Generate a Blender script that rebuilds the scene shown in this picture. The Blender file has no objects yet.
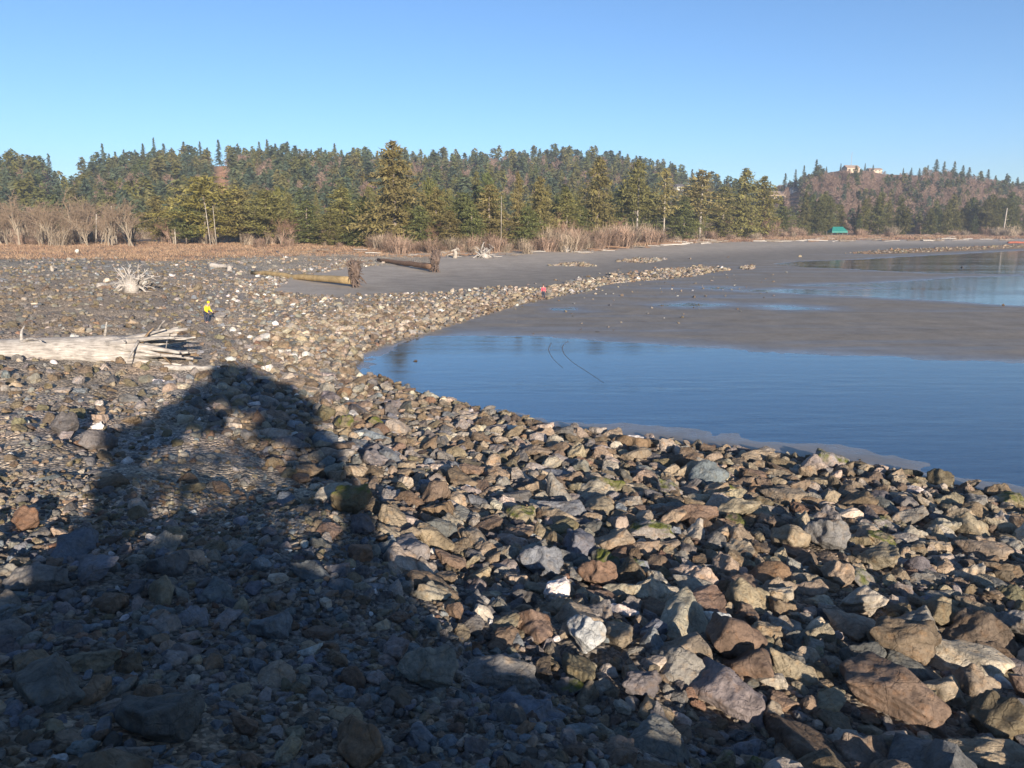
import bpy, bmesh, math, random
import numpy as np
from mathutils import Vector, Matrix, Euler

random.seed(11)
rng = np.random.default_rng(11)
R = math.radians
SC = bpy.context.scene
COL = SC.collection

# ------------------------------------------------------------------ camera, sky, sun, exposure
CAM_Z, FPX, HORIZON = 9.0, 773.0, 225.0
PITCH = math.atan((384 - HORIZON) / FPX)
cam = bpy.data.cameras.new('camera')
cam.sensor_width = 36.0
cam.lens = FPX / 1024 * 36
cam.clip_start = 0.1
cam.clip_end = 9000
cam_ob = bpy.data.objects.new('camera', cam)
cam_ob.location = (0, 0, CAM_Z)
cam_ob.rotation_euler = (math.pi / 2 - PITCH, 0, 0)
COL.objects.link(cam_ob)
SC.camera = cam_ob

SUN_EL, SUN_AZ = 13.0, 161.0            # azimuth clockwise from +Y (the view axis)
world = bpy.data.worlds.new('World')
SC.world = world
world.use_nodes = True
wn = world.node_tree
sky = wn.nodes.new('ShaderNodeTexSky')
sky.sky_type = 'NISHITA'
sky.sun_disc = False
sky.sun_elevation = R(SUN_EL)
sky.sun_rotation = R(SUN_AZ)
sky.air_density = 0.8
sky.dust_density = 0.0
sky.ozone_density = 4.2
bg = wn.nodes['Background']
bg.inputs['Strength'].default_value = 0.086
wn.links.new(sky.outputs[0], bg.inputs['Color'])

sun = bpy.data.lights.new('sun', 'SUN')
sun.energy = 5.0
sun.angle = R(0.55)
sun.color = (1.0, 0.88, 0.74)
sun_ob = bpy.data.objects.new('sun', sun)
sd_ = Vector((math.sin(R(SUN_AZ)) * math.cos(R(SUN_EL)), math.cos(R(SUN_AZ)) * math.cos(R(SUN_EL)), math.sin(R(SUN_EL))))
sun_ob.rotation_euler = sd_.to_track_quat('Z', 'Y').to_euler()
sun_ob.location = sd_ * 200
COL.objects.link(sun_ob)

SC.view_settings.view_transform = 'Standard'
SC.view_settings.look = 'None'
SC.view_settings.gamma = 1
SC.view_settings.use_curve_mapping = False
SC.view_settings.exposure = 1.1
SC.render.engine = 'CYCLES'
SC.cycles.use_denoising = True
SC.cycles.max_bounces = 6
SC.cycles.diffuse_bounces = 3
SC.cycles.glossy_bounces = 3
SC.cycles.transparent_max_bounces = 12
SC.cycles.caustics_reflective = False
SC.cycles.caustics_refractive = False

# ------------------------------------------------------------------ bookkeeping
def tag(o, label=None, cat=None, group=None, kind=None):
    if label: o['label'] = label
    if cat: o['category'] = cat
    if group: o['group'] = group
    if kind: o['kind'] = kind
    return o

def empty(name, loc, rz=0.0):
    o = bpy.data.objects.new(name, None)
    o.empty_display_size = 0.3
    o.location = loc
    o.rotation_euler = (0, 0, rz)
    COL.objects.link(o)
    return o

def link(name, me, parent=None, loc=None):
    o = bpy.data.objects.new(name, me)
    COL.objects.link(o)
    if parent is not None: o.parent = parent
    if loc is not None: o.location = loc
    return o

def make_mesh(name, V, F, mat=None, smooth=False, col=None, attr='col'):
    """V (n,3); F (m,3) or (m,4) int array, or a list of such arrays."""
    V = np.asarray(V, dtype=np.float32)
    Fs = F if isinstance(F, list) else [F]
    Fs = [np.asarray(f, dtype=np.int32) for f in Fs if len(f)]
    me = bpy.data.meshes.new(name)
    me.vertices.add(len(V))
    me.vertices.foreach_set('co', V.ravel())
    loops = np.concatenate([f.ravel() for f in Fs])
    totals = np.concatenate([np.full(len(f), f.shape[1], dtype=np.int32) for f in Fs])
    starts = np.concatenate([[0], np.cumsum(totals)[:-1]]).astype(np.int32)
    me.loops.add(len(loops))
    me.loops.foreach_set('vertex_index', loops)
    me.polygons.add(len(totals))
    me.polygons.foreach_set('loop_start', starts)
    me.polygons.foreach_set('loop_total', totals)
    me.polygons.foreach_set('use_smooth', np.full(len(totals), smooth, dtype=bool))
    me.update(calc_edges=True)
    me.validate()
    if col is not None:
        c = np.ones((len(V), 4), dtype=np.float32)
        c[:, :col.shape[1]] = col
        a = me.attributes.new(attr, 'FLOAT_COLOR', 'POINT')
        a.data.foreach_set('color', c.ravel())
    if mat: me.materials.append(mat)
    return me

class MB:
    """collects tubes, boxes and loose faces into one mesh"""
    def __init__(s): s.v = []; s.q = []; s.t = []; s.c = []; s.n = 0
    def add(s, V, Q=(), T=(), c=None):
        V = np.asarray(V, float).reshape(-1, 3)
        if len(Q): s.q.append(np.asarray(Q, int) + s.n)
        if len(T): s.t.append(np.asarray(T, int) + s.n)
        s.v.append(V); s.n += len(V)
        cc = np.ones((len(V), 3))
        if c is not None: cc = cc * np.asarray(c)
        s.c.append(cc)
    def tube(s, pts, rad, n=8, jit=0.0, c=None, cap=True):
        pts = np.asarray(pts, float); m = len(pts)
        rad = np.broadcast_to(np.asarray(rad, float), (m,))
        tan = np.gradient(pts, axis=0)
        tan /= np.linalg.norm(tan, axis=1, keepdims=True) + 1e-9
        ref = np.array([0, 0, 1.0]) if abs(tan[0][2]) < .9 else np.array([1.0, 0, 0])
        V = []
        a = np.arange(n) / n * 2 * np.pi
        for i in range(m):
            u = np.cross(tan[i], ref); u /= np.linalg.norm(u) + 1e-9
            w = np.cross(u, tan[i])
            rr = rad[i] * (1 + (rng.uniform(-jit, jit, n) if jit else 0))
            V.append(pts[i] + np.outer(np.cos(a) * rr, u) + np.outer(np.sin(a) * rr, w))
        V = np.concatenate(V)
        i0 = np.arange(m - 1)[:, None] * n; j = np.arange(n)[None]; k = (j + 1) % n
        Q = np.stack([i0 + j, i0 + k, i0 + n + k, i0 + n + j], -1).reshape(-1, 4)
        T = []
        if cap:
            V = np.concatenate([V, pts[:1], pts[-1:]])
            a_, b_ = m * n, m * n + 1
            for q in range(n):
                T.append((a_, (q + 1) % n, q)); T.append((b_, (m - 1) * n + q, (m - 1) * n + (q + 1) % n))
        s.add(V, Q, T, c)
    def box(s, c0, size, rz=0.0, c=None):
        x, y, z = np.asarray(size) / 2
        V = np.array([[-x, -y, -z], [x, -y, -z], [x, y, -z], [-x, y, -z], [-x, -y, z], [x, -y, z], [x, y, z], [-x, y, z]])
        ca, sa = math.cos(rz), math.sin(rz)
        V = np.stack([V[:, 0] * ca - V[:, 1] * sa, V[:, 0] * sa + V[:, 1] * ca, V[:, 2]], 1) + np.asarray(c0)
        s.add(V, [(0, 3, 2, 1), (4, 5, 6, 7), (0, 1, 5, 4), (1, 2, 6, 5), (2, 3, 7, 6), (3, 0, 4, 7)], (), c)
    def mesh(s, name, mat, smooth=False):
        F = []
        if s.q: F.append(np.concatenate(s.q))
        if s.t: F.append(np.concatenate(s.t))
        return make_mesh(name, np.concatenate(s.v), F, mat, smooth, np.concatenate(s.c))
    def build(s, name, mat, parent=None, smooth=False, loc=None):
        return link(name, s.mesh(name, mat, smooth), parent, loc)

# ------------------------------------------------------------------ pixel <-> place arithmetic
cp, sp = math.cos(PITCH), math.sin(PITCH)
def ray(px, py):
    a = (np.asarray(px, float) - 512) / FPX; b = (384 - np.asarray(py, float)) / FPX
    return np.stack([a + 0 * b, cp + b * sp + 0 * a, -sp + b * cp + 0 * a], -1)
def project(P):
    P = np.asarray(P, float)
    d = P - np.array([0, 0, CAM_Z])
    f = d[..., 1] * cp - d[..., 2] * sp
    u = d[..., 1] * sp + d[..., 2] * cp
    ok = f > 0.3
    f = np.where(ok, f, 0.3)
    return np.where(ok, 512 + FPX * d[..., 0] / f, -9999), np.where(ok, 384 - FPX * u / f, 9999), f
def at_z(px, py, z):
    r = ray(px, py); t = (z - CAM_Z) / r[2]
    return np.array([0, 0, CAM_Z]) + r * t
def at_d(px, d):
    r = ray(px, HORIZON)
    return np.array([r[0] / r[1] * d, d])
def z_for(py, d):
    r = ray(512, py)
    return CAM_Z + d * r[2] / r[1]

def in_poly(x, y, poly):
    poly = np.asarray(poly, float)
    c = np.zeros(np.shape(x), bool)
    n = len(poly); j = n - 1
    for i in range(n):
        xi, yi = poly[i]; xj, yj = poly[j]
        if yi != yj:
            c ^= ((yi > y) != (yj > y)) & (x < (xj - xi) * (y - yi) / (yj - yi) + xi)
        j = i
    return c
def sdist(x, y, poly):
    poly = np.asarray(poly, float)
    d = np.full(np.shape(x), 1e9)
    for i in range(len(poly)):
        a, b = poly[i], poly[(i + 1) % len(poly)]
        e = b - a
        t = np.clip(((x - a[0]) * e[0] + (y - a[1]) * e[1]) / (e @ e + 1e-9), 0, 1)
        d = np.minimum(d, np.hypot(x - a[0] - t * e[0], y - a[1] - t * e[1]))
    return np.where(in_poly(x, y, poly), -d, d)
_ph = rng.uniform(0, 6.28, 64); _di = rng.uniform(0, 6.28, 64)
def wob(x, y, scale, k0=0, n=7):
    """smooth pseudo-random field in -1..1"""
    s = 0
    for i in range(n):
        f = (0.6 + 0.25 * i) * 6.28 / scale
        s = s + np.sin(f * (x * math.cos(_di[k0 + i]) + y * math.sin(_di[k0 + i])) + _ph[k0 + i] + 1.3 * np.sin(f * .6 * (x * math.sin(_di[k0 + i]) - y * math.cos(_di[k0 + i]))))
    return s / n * 1.8
def sstep(a, b, x):
    t = np.clip((x - a) / (b - a), 0, 1); return t * t * (3 - 2 * t)

# ------------------------------------------------------------------ terrain
ctrl_px = [
 (1024,508,.02),(960,497,.02),(870,472,.02),(780,460,.02),(700,448,.02),(620,440,.02),(550,428,.02),(480,415,.02),(430,402,.02),(385,388,.02),(355,372,.02),
 (360,355,.02),(400,342,.05),(450,326,.05),(520,305,.1),(580,292,.15),(650,280,.12),(740,268,.06),
 (512,600,1.8),(700,600,1.2),(850,600,.85),(1024,600,.5),(512,500,.85),(700,520,.6),(850,520,.32),(350,450,.95),(430,440,.4),(250,450,1.7),(100,450,2.3),(0,450,2.6),
 (600,470,.3),(-150,450,2.8),(1150,600,.2),(1200,700,.3),
 (0,545,3.1),(150,545,2.9),(300,545,2.5),(0,650,3.6),(200,650,3.25),(350,650,2.8),(512,690,2.2),(700,690,1.5),(880,690,1.1),(1024,690,.8),(0,768,4.1),(250,768,3.6),(512,768,2.7),(768,768,1.8),(1024,768,1.1),
 (-150,650,3.8),(-150,545,3.3),
 (0,390,2.3),(100,390,2.0),(200,380,1.6),(300,380,.9),(300,345,.8),(200,330,1.3),(100,340,1.9),(0,340,2.1),(-150,340,2.2),(0,300,2.3),(100,300,2.2),(200,300,1.3),(300,310,.8),(400,300,.6),(400,320,.35),(350,340,.3),(480,300,.35),
 (70,268,2.9),(150,265,2.6),(230,260,2.3),(300,262,1.9),(0,268,2.7),(-150,268,2.9),(0,250,3.2),(100,248,3.1),(200,245,3.0),(300,243,2.8),(400,243,2.6),(-150,250,3.3),
 (350,285,.9),(420,280,.7),(500,270,.8),(420,262,1.5),(500,256,1.6),(600,255,1.1),(600,268,.5),(700,252,.9),(700,244,1.8),(800,242,1.6),(800,250,.5),(900,241,1.5),(900,247,.25),(1024,240,1.3),(1024,246,.1),(680,262,.25),(1150,240,1.2),(1150,247,.1),
 (700,320,0),(900,330,0),(1024,340,0),(800,280,0),(900,265,0),(600,320,0),(500,330,0),(700,400,0),(900,420,0),(1024,450,0),(1200,400,0),(1200,300,0),(1500,300,0),(1300,500,0),(1400,260,0),(600,380,0),(480,370,0),(420,365,0),
]
pts = [(*at_z(a, b, z)[:2], z) for a, b, z in ctrl_px]
for px, d, z in [(-300,260,3.4),(0,260,3.4),(150,260,3.4),(300,250,3.3),(400,235,3.0),(500,235,3.0),(600,300,3.0),(700,380,3.0),(800,470,3.0),(900,510,3.0),(1024,540,3.0),(1300,560,3.0),
                 (-300,600,5),(150,600,5),(500,600,5),(800,700,5),(1200,800,5),(-600,300,4),(1700,600,2)]:
    q = at_d(px, d); pts.append((q[0], q[1], z))
pts += [(0,0,5.95),(-5,-2,6.1),(-15,-2,6.1),(-9.4,-12.7,7.7),(-3.6,-10.8,7.7),(.2,-9.5,7.5),(3.3,-8.4,6.9),(5.1,-7.8,6.7),(7,-7.1,5.9),(8.8,-6.5,5.3),(10.8,-5.8,4.7),(12.4,-5.3,4.4),(-15,-20,7.9),(-40,-20,7.9),(0,-20,7.9),(3.2,-.5,4.7),(7,0,3.6),(12,0,2.6),(20,2,.6),(30,-5,.3),(40,20,0),(60,-20,0),(8,-20,6.5),(16,-20,4.0),(30,-22,.4),
        (-10,4,5.0),(-25,4,4.9),(-1,4,4.2),(3,4,3.1),(7,5,2.4),(-30,14,3.8),(0,-80,8.2),(-80,-80,8.2),(40,-80,0),(100,-50,0),(-80,40,3.4),(-60,10,5)]
pts = np.array(pts)
def warp(x, y):
    r = np.hypot(x, y) + 1e-6
    w = 10 * r ** 0.3
    return x / r * w, y / r * w
cx_, cy_ = warp(pts[:, 0], pts[:, 1])
def kern(d2): return np.sqrt(d2 + 0.35)
_K = kern((cx_[:, None] - cx_[None]) ** 2 + (cy_[:, None] - cy_[None]) ** 2)
n_ = len(pts)
_A = np.zeros((n_ + 1, n_ + 1)); _A[:n_, :n_] = _K + np.eye(n_) * -0.02; _A[:n_, n_] = 1; _A[n_, :n_] = 1
_w = np.linalg.solve(_A, np.append(pts[:, 2], 0))
def rbf(x, y):
    x = np.asarray(x, float).ravel(); y = np.asarray(y, float).ravel()
    out = np.empty(len(x))
    for i in range(0, len(x), 20000):
        u, v = warp(x[i:i + 20000], y[i:i + 20000])
        out[i:i + 20000] = kern((u[:, None] - cx_) ** 2 + (v[:, None] - cy_) ** 2) @ _w[:n_] + _w[n_]
    return out

SHORE = [(1300,560),(1100,528),(1024,505),(960,494),(900,478),(870,470),(820,466),(760,462),(720,452),(660,442),(600,436),(550,427),(480,413),(430,402),(385,388),(355,372),(360,355),(400,342),(450,326),(520,305),(600,289)]
GRAVEL = SHORE + [(560,284),(480,296),(400,299),(330,297),(262,290),(250,280),(300,276),(345,268),(440,262),(430,255),(300,253),(250,256),(150,261),(60,259),(-400,262),(-1500,300),(-1500,5000),(3000,5000),(3000,800)]
BIGZONE = [(330,352),(420,395),(560,428),(700,446),(870,466),(1024,500),(1200,540),(1250,1000),(860,1000),(700,745),(560,690),(430,600),(330,500),(215,430),(215,385),(290,370)]
GRASS = [(-600,264),(60,259),(150,261),(250,256),(420,253),(445,247),(470,240),(440,232),(-600,228)]
def wpoly(p): return np.array([at_z(a, b, 0.0)[:2] for a, b in p])
POOLS = [wpoly(p) for p in [
  [(412,336),(470,335),(560,338),(640,343),(760,352),(900,358),(1024,364),(1250,376),(1500,400),(1500,540),(1250,525),(1024,490),(960,478),(890,459),(830,443),(760,436),(700,431),(650,426),(600,424),(540,419),(480,409),(430,402),(396,392),(376,380),(366,371),(376,360),(388,350)],
  [(742,291),(800,293.5),(900,298.5),(1024,305.5),(1300,316),(1400,283),(1024,276),(960,277.5),(900,282),(850,284),(800,285.5),(900,288),(840,290),(780,289.5)],
  [(772,264),(800,261),(860,259.5),(940,255),(1024,250.5),(1400,250),(1400,272),(1024,274),(930,273),(870,270),(800,267)],
  [(648,304.6),(690,303.2),(722,304.5),(700,306.4),(665,306.2)], [(760,306),(790,305.6),(820,308.6),(790,309)], [(700,287.2),(730,287.6),(715,289.4)],
  [(432,326),(450,321),(456,325),(440,328)], [(548,308.5),(575,307.5),(578,310.5),(555,311)], [(540,288),(556,287),(556,289.5),(545,290)],
]]
def terrain(x, y, fine=True):
    x = np.asarray(x, float); y = np.asarray(y, float); shp = x.shape
    x = x.ravel(); y = y.ravel()
    z = rbf(x, y)
    px, py, f = project(np.stack([x, y, z], 1))
    gr = in_poly(px, py, GRAVEL) | (y < 6)
    far = f > 6
    sdp = np.full(len(x), 1e3)
    for P in POOLS: sdp = np.minimum(sdp, sdist(x, y, P))
    rip = .012 * wob(x * .35, y, 5.0, 8) + .006 * wob(x, y, 1.7, 20)
    zs_out = np.maximum(z, 0) + np.clip(sdp * .013, 0, .07) + rip
    zs_in = np.clip(sdp * .02, -.09, 0) + rip
    zs = np.where(sdp < 0, zs_in, zs_out)
    zg = np.maximum(z, .06) + .07 * wob(x, y, 2.3, 30) * sstep(0.1, .8, z) + (.12 + .14 * sstep(1.2, 2.0, z)) * wob(x, y, 9, 40) * sstep(.2, 1.5, z) * sstep(3.4, 2.6, z)
    z = np.where(gr, zg, zs)
    return z.reshape(shp)
def gz(x, y): return float(terrain(np.array([x]), np.array([y]))[0])
def G(px, py):
    """where the view ray through a pixel meets the ground"""
    r = ray(px, py)
    t = np.exp(np.linspace(math.log(5), math.log(700), 260))
    P = np.array([0, 0, CAM_Z]) + r * t[:, None]
    dz = P[:, 2] - terrain(P[:, 0], P[:, 1])
    k = np.argmax(dz < 0)
    if dz[k] >= 0: k = len(t) - 1
    a = dz[k - 1] / (dz[k - 1] - dz[k] + 1e-9) if k else 0
    p = P[k - 1] + (P[k] - P[k - 1]) * a
    return Vector((p[0], p[1], gz(p[0], p[1])))

# ------------------------------------------------------------------ materials
def new_mat(name):
    m = bpy.data.materials.new(name); m.use_nodes = True
    nt = m.node_tree; return m, nt, nt.nodes['Principled BSDF']
def N(nt, typ, **kw):
    n = nt.nodes.new(typ)
    for k, v in kw.items():
        if k.startswith('i_'): n.inputs[k[2:].replace('_', ' ')].default_value = v
        else: setattr(n, k, v)
    return n
def noise(nt, vec, scale, detail=6, rough=.6):
    n = N(nt, 'ShaderNodeTexNoise', i_Scale=scale, i_Detail=detail, i_Roughness=rough)
    nt.links.new(vec, n.inputs['Vector']); return n.outputs['Fac']
def ramp(nt, fac, stops):
    n = nt.nodes.new('ShaderNodeValToRGB')
    e = n.color_ramp.elements
    while len(e) < len(stops): e.new(.5)
    for i, (p, c) in enumerate(stops):
        e[i].position = p; e[i].color = (*c, 1) if hasattr(c, '__len__') else (c, c, c, 1)
    nt.links.new(fac, n.inputs[0]); return n.outputs[0]
def mul(nt, a, b, fac=1.0, mode='MULTIPLY'):
    n = N(nt, 'ShaderNodeMix', data_type='RGBA', blend_type=mode)
    n.inputs[0].default_value = fac if not hasattr(fac, 'links') else 1
    if hasattr(fac, 'links'): nt.links.new(fac, n.inputs[0])
    for s, v in ((6, a), (7, b)):
        if hasattr(v, 'links'): nt.links.new(v, n.inputs[s])
        else: n.inputs[s].default_value = (*v, 1)
    return n.outputs[2]
def bump(nt, h, strength, dist, prev=None):
    n = N(nt, 'ShaderNodeBump', i_Strength=strength, i_Distance=dist)
    nt.links.new(h, n.inputs['Height'])
    if prev is not None: nt.links.new(prev, n.inputs['Normal'])
    return n.outputs[0]
def pos(nt): return nt.nodes.new('ShaderNodeNewGeometry').outputs['Position']
def src(nt, which):
    if which == 'obj': return nt.nodes.new('ShaderNodeObjectInfo').outputs['Color']
    return N(nt, 'ShaderNodeAttribute', attribute_name='col').outputs['Color']

def rock_mat(name, which, moss=False, scale=1.0):
    m, nt, b = new_mat(name)
    p = pos(nt)
    c = src(nt, which)
    big = ramp(nt, noise(nt, p, 1.7 * scale, 5), [(.3, .55), (.7, 1.35)])
    c = mul(nt, c, big)
    fine = ramp(nt, noise(nt, p, 14 * scale, 8, .7), [(.3, .72), (.72, 1.28)])
    c = mul(nt, c, fine)
    stain = ramp(nt, noise(nt, p, 4.2 * scale, 7, .65), [(.52, 0), (.68, 1)])
    n = mul(nt, c, (1.12, .95, .78)); c = mul(nt, c, n, N(nt, 'ShaderNodeMath', operation='MULTIPLY', i_Value=0).outputs[0], 'MIX') if False else mul(nt, c, n, stain, 'MIX')
    if moss:
        geo = nt.nodes.new('ShaderNodeNewGeometry')
        s = N(nt, 'ShaderNodeSeparateXYZ'); nt.links.new(geo.outputs['Normal'], s.inputs[0])
        up = ramp(nt, s.outputs['Z'], [(.15, 0), (.75, 1)])
        mk = mul(nt, up, ramp(nt, noise(nt, p, 3.0, 5), [(.40, 0), (.58, 1)]))
        c = mul(nt, c, (.115, .125, .025), mk, 'MIX')
    sz_ = N(nt, 'ShaderNodeSeparateXYZ'); nt.links.new(p, sz_.inputs[0])
    c = mul(nt, c, ramp(nt, sz_.outputs['Z'], [(.03, .5), (.26, 1)]))
    wv_ = N(nt, 'ShaderNodeMix', data_type='VECTOR'); wv_.inputs[0].default_value = .25
    nz = N(nt, 'ShaderNodeTexNoise', i_Scale=2.5, i_Detail=4); nt.links.new(p, nz.inputs['Vector'])
    nt.links.new(p, wv_.inputs[4]); nt.links.new(nz.outputs['Color'], wv_.inputs[5])
    vc = N(nt, 'ShaderNodeTexVoronoi', feature='DISTANCE_TO_EDGE', i_Scale=3.2 * scale); nt.links.new(wv_.outputs[1], vc.inputs['Vector'])
    crack = ramp(nt, vc.outputs['Distance'], [(0, 0), (.035, 1)])
    c = mul(nt, c, (.55, .52, .5), ramp(nt, vc.outputs['Distance'], [(0, .45), (.022, 0)]), 'MULTIPLY')
    nt.links.new(c, b.inputs['Base Color'])
    b.inputs['Roughness'].default_value = .82
    b.inputs['Specular IOR Level'].default_value = .25
    h = bump(nt, noise(nt, p, 5 * scale, 8, .68), .8, .16 / scale)
    vo = N(nt, 'ShaderNodeTexVoronoi', i_Scale=11 * scale); nt.links.new(p, vo.inputs['Vector'])
    h = bump(nt, vo.outputs['Distance'], .35, .06 / scale, h)
    h = bump(nt, crack, .5, .04 / scale, h)
    h = bump(nt, noise(nt, p, 34 * scale, 6, .75), .7, .03 / scale, h)
    nt.links.new(h, b.inputs['Normal'])
    return m
M_ROCK = rock_mat('rock', 'obj')
M_MOSSY = rock_mat('mossy_rock', 'obj', True)
M_RUBBLE = rock_mat('rubble', 'attr')

def ground_mat():
    m, nt, b = new_mat('ground')
    p = pos(nt)
    c = src(nt, 'attr')
    zn = N(nt, 'ShaderNodeAttribute', attribute_name='zone')
    sep = N(nt, 'ShaderNodeSeparateColor'); nt.links.new(zn.outputs['Color'], sep.inputs[0])
    grav = sep.outputs[0]
    v = N(nt, 'ShaderNodeTexVoronoi', i_Scale=9.0); nt.links.new(p, v.inputs['Vector'])
    v2 = N(nt, 'ShaderNodeTexVoronoi', i_Scale=22.0); nt.links.new(p, v2.inputs['Vector'])
    bw = N(nt, 'ShaderNodeRGBToBW'); nt.links.new(v.outputs['Color'], bw.inputs[0])
    peb = ramp(nt, bw.outputs[0], [(.15, .5), (.8, 1.5)])
    bw2 = N(nt, 'ShaderNodeRGBToBW'); nt.links.new(v2.outputs['Color'], bw2.inputs[0])
    peb2 = ramp(nt, bw2.outputs[0], [(.15, .6), (.8, 1.45)])
    c = mul(nt, c, mul(nt, peb, peb2), grav)
    c = mul(nt, c, ramp(nt, noise(nt, p, .35, 7, .65), [(.3, .78), (.7, 1.2)]))
    c = mul(nt, c, ramp(nt, noise(nt, p, 2.5, 7, .7), [(.3, .85), (.7, 1.15)]))
    # wet sand just above the waterline is darker and glossier
    sx = N(nt, 'ShaderNodeSeparateXYZ'); nt.links.new(p, sx.inputs[0])
    mr = N(nt, 'ShaderNodeMapRange', i_From_Min=.0, i_From_Max=.075, i_To_Min=1.0, i_To_Max=0.0); nt.links.new(sx.outputs['Z'], mr.inputs[0])
    m3 = N(nt, 'ShaderNodeMapping'); m3.inputs['Scale'].default_value = (.018, .14, 1.0); nt.links.new(p, m3.inputs[0])
    lowz = N(nt, 'ShaderNodeMapRange', i_From_Min=.12, i_From_Max=.35, i_To_Min=1.0, i_To_Max=0.0); nt.links.new(sx.outputs['Z'], lowz.inputs[0])
    damp = ramp(nt, noise(nt, m3.outputs[0], 1.0, 7, .65), [(.48, 0), (.66, .75)])
    dm = N(nt, 'ShaderNodeMath', operation='MULTIPLY'); nt.links.new(damp, dm.inputs[0]); nt.links.new(lowz.outputs[0], dm.inputs[1])
    mxw = N(nt, 'ShaderNodeMath', operation='MAXIMUM'); nt.links.new(mr.outputs[0], mxw.inputs[0]); nt.links.new(dm.outputs[0], mxw.inputs[1])
    wet = mxw.outputs[0]
    c = mul(nt, c, (.80, .80, .83), wet)
    nt.links.new(c, b.inputs['Base Color'])
    rr = N(nt, 'ShaderNodeMapRange', i_From_Min=0., i_From_Max=1., i_To_Min=.8, i_To_Max=.22); nt.links.new(wet, rr.inputs[0])
    nt.links.new(rr.outputs[0], b.inputs['Roughness'])
    sl = N(nt, 'ShaderNodeMapRange', i_From_Min=0., i_From_Max=1., i_To_Min=.25, i_To_Max=.9); nt.links.new(wet, sl.inputs[0]); nt.links.new(sl.outputs[0], b.inputs['Specular IOR Level'])
    hm = N(nt, 'ShaderNodeMath', operation='MULTIPLY'); nt.links.new(v.outputs['Distance'], hm.inputs[0]); nt.links.new(grav, hm.inputs[1])
    inv = N(nt, 'ShaderNodeMath', operation='MULTIPLY', use_clamp=False); inv.inputs[1].default_value = -1; nt.links.new(hm.outputs[0], inv.inputs[0])
    h = bump(nt, inv.outputs[0], .9, .12)
    m4 = N(nt, 'ShaderNodeMapping'); m4.inputs['Scale'].default_value = (.6, 2.2, 1.0); nt.links.new(p, m4.inputs[0])
    h = bump(nt, noise(nt, m4.outputs[0], 2.0, 3, .5), .22, .08, h)
    h = bump(nt, noise(nt, p, 12, 6, .7), .25, .03, h)
    nt.links.new(h, b.inputs['Normal'])
    return m
M_GROUND = ground_mat()

def water_mat():
    m, nt, b = new_mat('water')
    nt.nodes.remove(b)
    out = nt.nodes['Material Output']
    p = pos(nt)
    mp = N(nt, 'ShaderNodeMapping'); mp.inputs['Scale'].default_value = (.25, 1.0, 1.0); nt.links.new(p, mp.inputs[0])
    h = bump(nt, noise(nt, mp.outputs[0], .8, 6, .6), .03, .3)
    m2 = N(nt, 'ShaderNodeMapping'); m2.inputs['Scale'].default_value = (.012, .11, 1.0); nt.links.new(p, m2.inputs[0])
    gust = ramp(nt, noise(nt, m2.outputs[0], 1.0, 5, .6), [(.40, .03), (.62, .16)])
    nt.links.new(gust, h.node.inputs['Strength'])
    fr = N(nt, 'ShaderNodeFresnel', i_IOR=3.2); nt.links.new(h, fr.inputs['Normal'])
    gl = N(nt, 'ShaderNodeBsdfGlossy', i_Roughness=.07); gl.inputs['Color'].default_value = (1, 1, 1, 1); nt.links.new(h, gl.inputs['Normal'])
    tr = N(nt, 'ShaderNodeBsdfTransparent'); tr.inputs[0].default_value = (.80, .90, .97, 1)
    mx = nt.nodes.new('ShaderNodeMixShader')
    nt.links.new(fr.outputs[0], mx.inputs[0]); nt.links.new(tr.outputs[0], mx.inputs[1]); nt.links.new(gl.outputs[0], mx.inputs[2])
    nt.links.new(mx.outputs[0], out.inputs['Surface'])
    return m
M_WATER = water_mat()

def leaf_mat(name, trans=.25):
    m, nt, b = new_mat(name)
    c = mul(nt, src(nt, 'attr'), nt.nodes.new('ShaderNodeObjectInfo').outputs['Color'])
    nt.links.new(c, b.inputs['Base Color'])
    b.inputs['Roughness'].default_value = .7
    b.inputs['Specular IOR Level'].default_value = .15
    tl = nt.nodes.new('ShaderNodeBsdfTranslucent'); nt.links.new(c, tl.inputs[0])
    mx = nt.nodes.new('ShaderNodeMixShader'); mx.inputs[0].default_value = trans
    nt.links.new(b.outputs[0], mx.inputs[1]); nt.links.new(tl.outputs[0], mx.inputs[2])
    nt.links.new(mx.outputs[0], nt.nodes['Material Output'].inputs['Surface'])
    return m
M_LEAF = leaf_mat('needles')
M_TWIG = leaf_mat('twigs', .0)

def wood_mat(name, ca, cb, cc, streak=(1, 14, 14), rough=.8):
    m, nt, b = new_mat(name)
    tc = nt.nodes.new('ShaderNodeTexCoord').outputs['Object']
    mp = N(nt, 'ShaderNodeMapping'); mp.inputs['Scale'].default_value = streak; nt.links.new(tc, mp.inputs[0])
    c = ramp(nt, noise(nt, mp.outputs[0], 1.0, 8, .65), [(.3, ca), (.52, cb), (.72, cc)])
    c = mul(nt, c, ramp(nt, noise(nt, tc, 1.2, 6), [(.3, .7), (.7, 1.25)]))
    c = mul(nt, c, src(nt, 'attr'))
    nt.links.new(c, b.inputs['Base Color']); b.inputs['Roughness'].default_value = rough
    b.inputs['Specular IOR Level'].default_value = .2
    h = bump(nt, noise(nt, mp.outputs[0], 1.6, 8, .7), .6, .06); nt.links.new(h, b.inputs['Normal'])
    return m
M_SILVER = wood_mat('weathered_wood', (.17, .15, .135), (.38, .345, .305), (.56, .525, .475))
M_BARK = wood_mat('bark', (.10, .06, .04), (.20, .12, .075), (.30, .20, .12))
M_GREYBARK = wood_mat('grey_bark', (.12, .095, .075), (.2, .165, .13), (.3, .25, .2), (9, 9, 2))
M_PALEBARK = wood_mat('pale_bark', (.25, .21, .17), (.40, .35, .29), (.55, .5, .44), (9, 9, 2))
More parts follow.
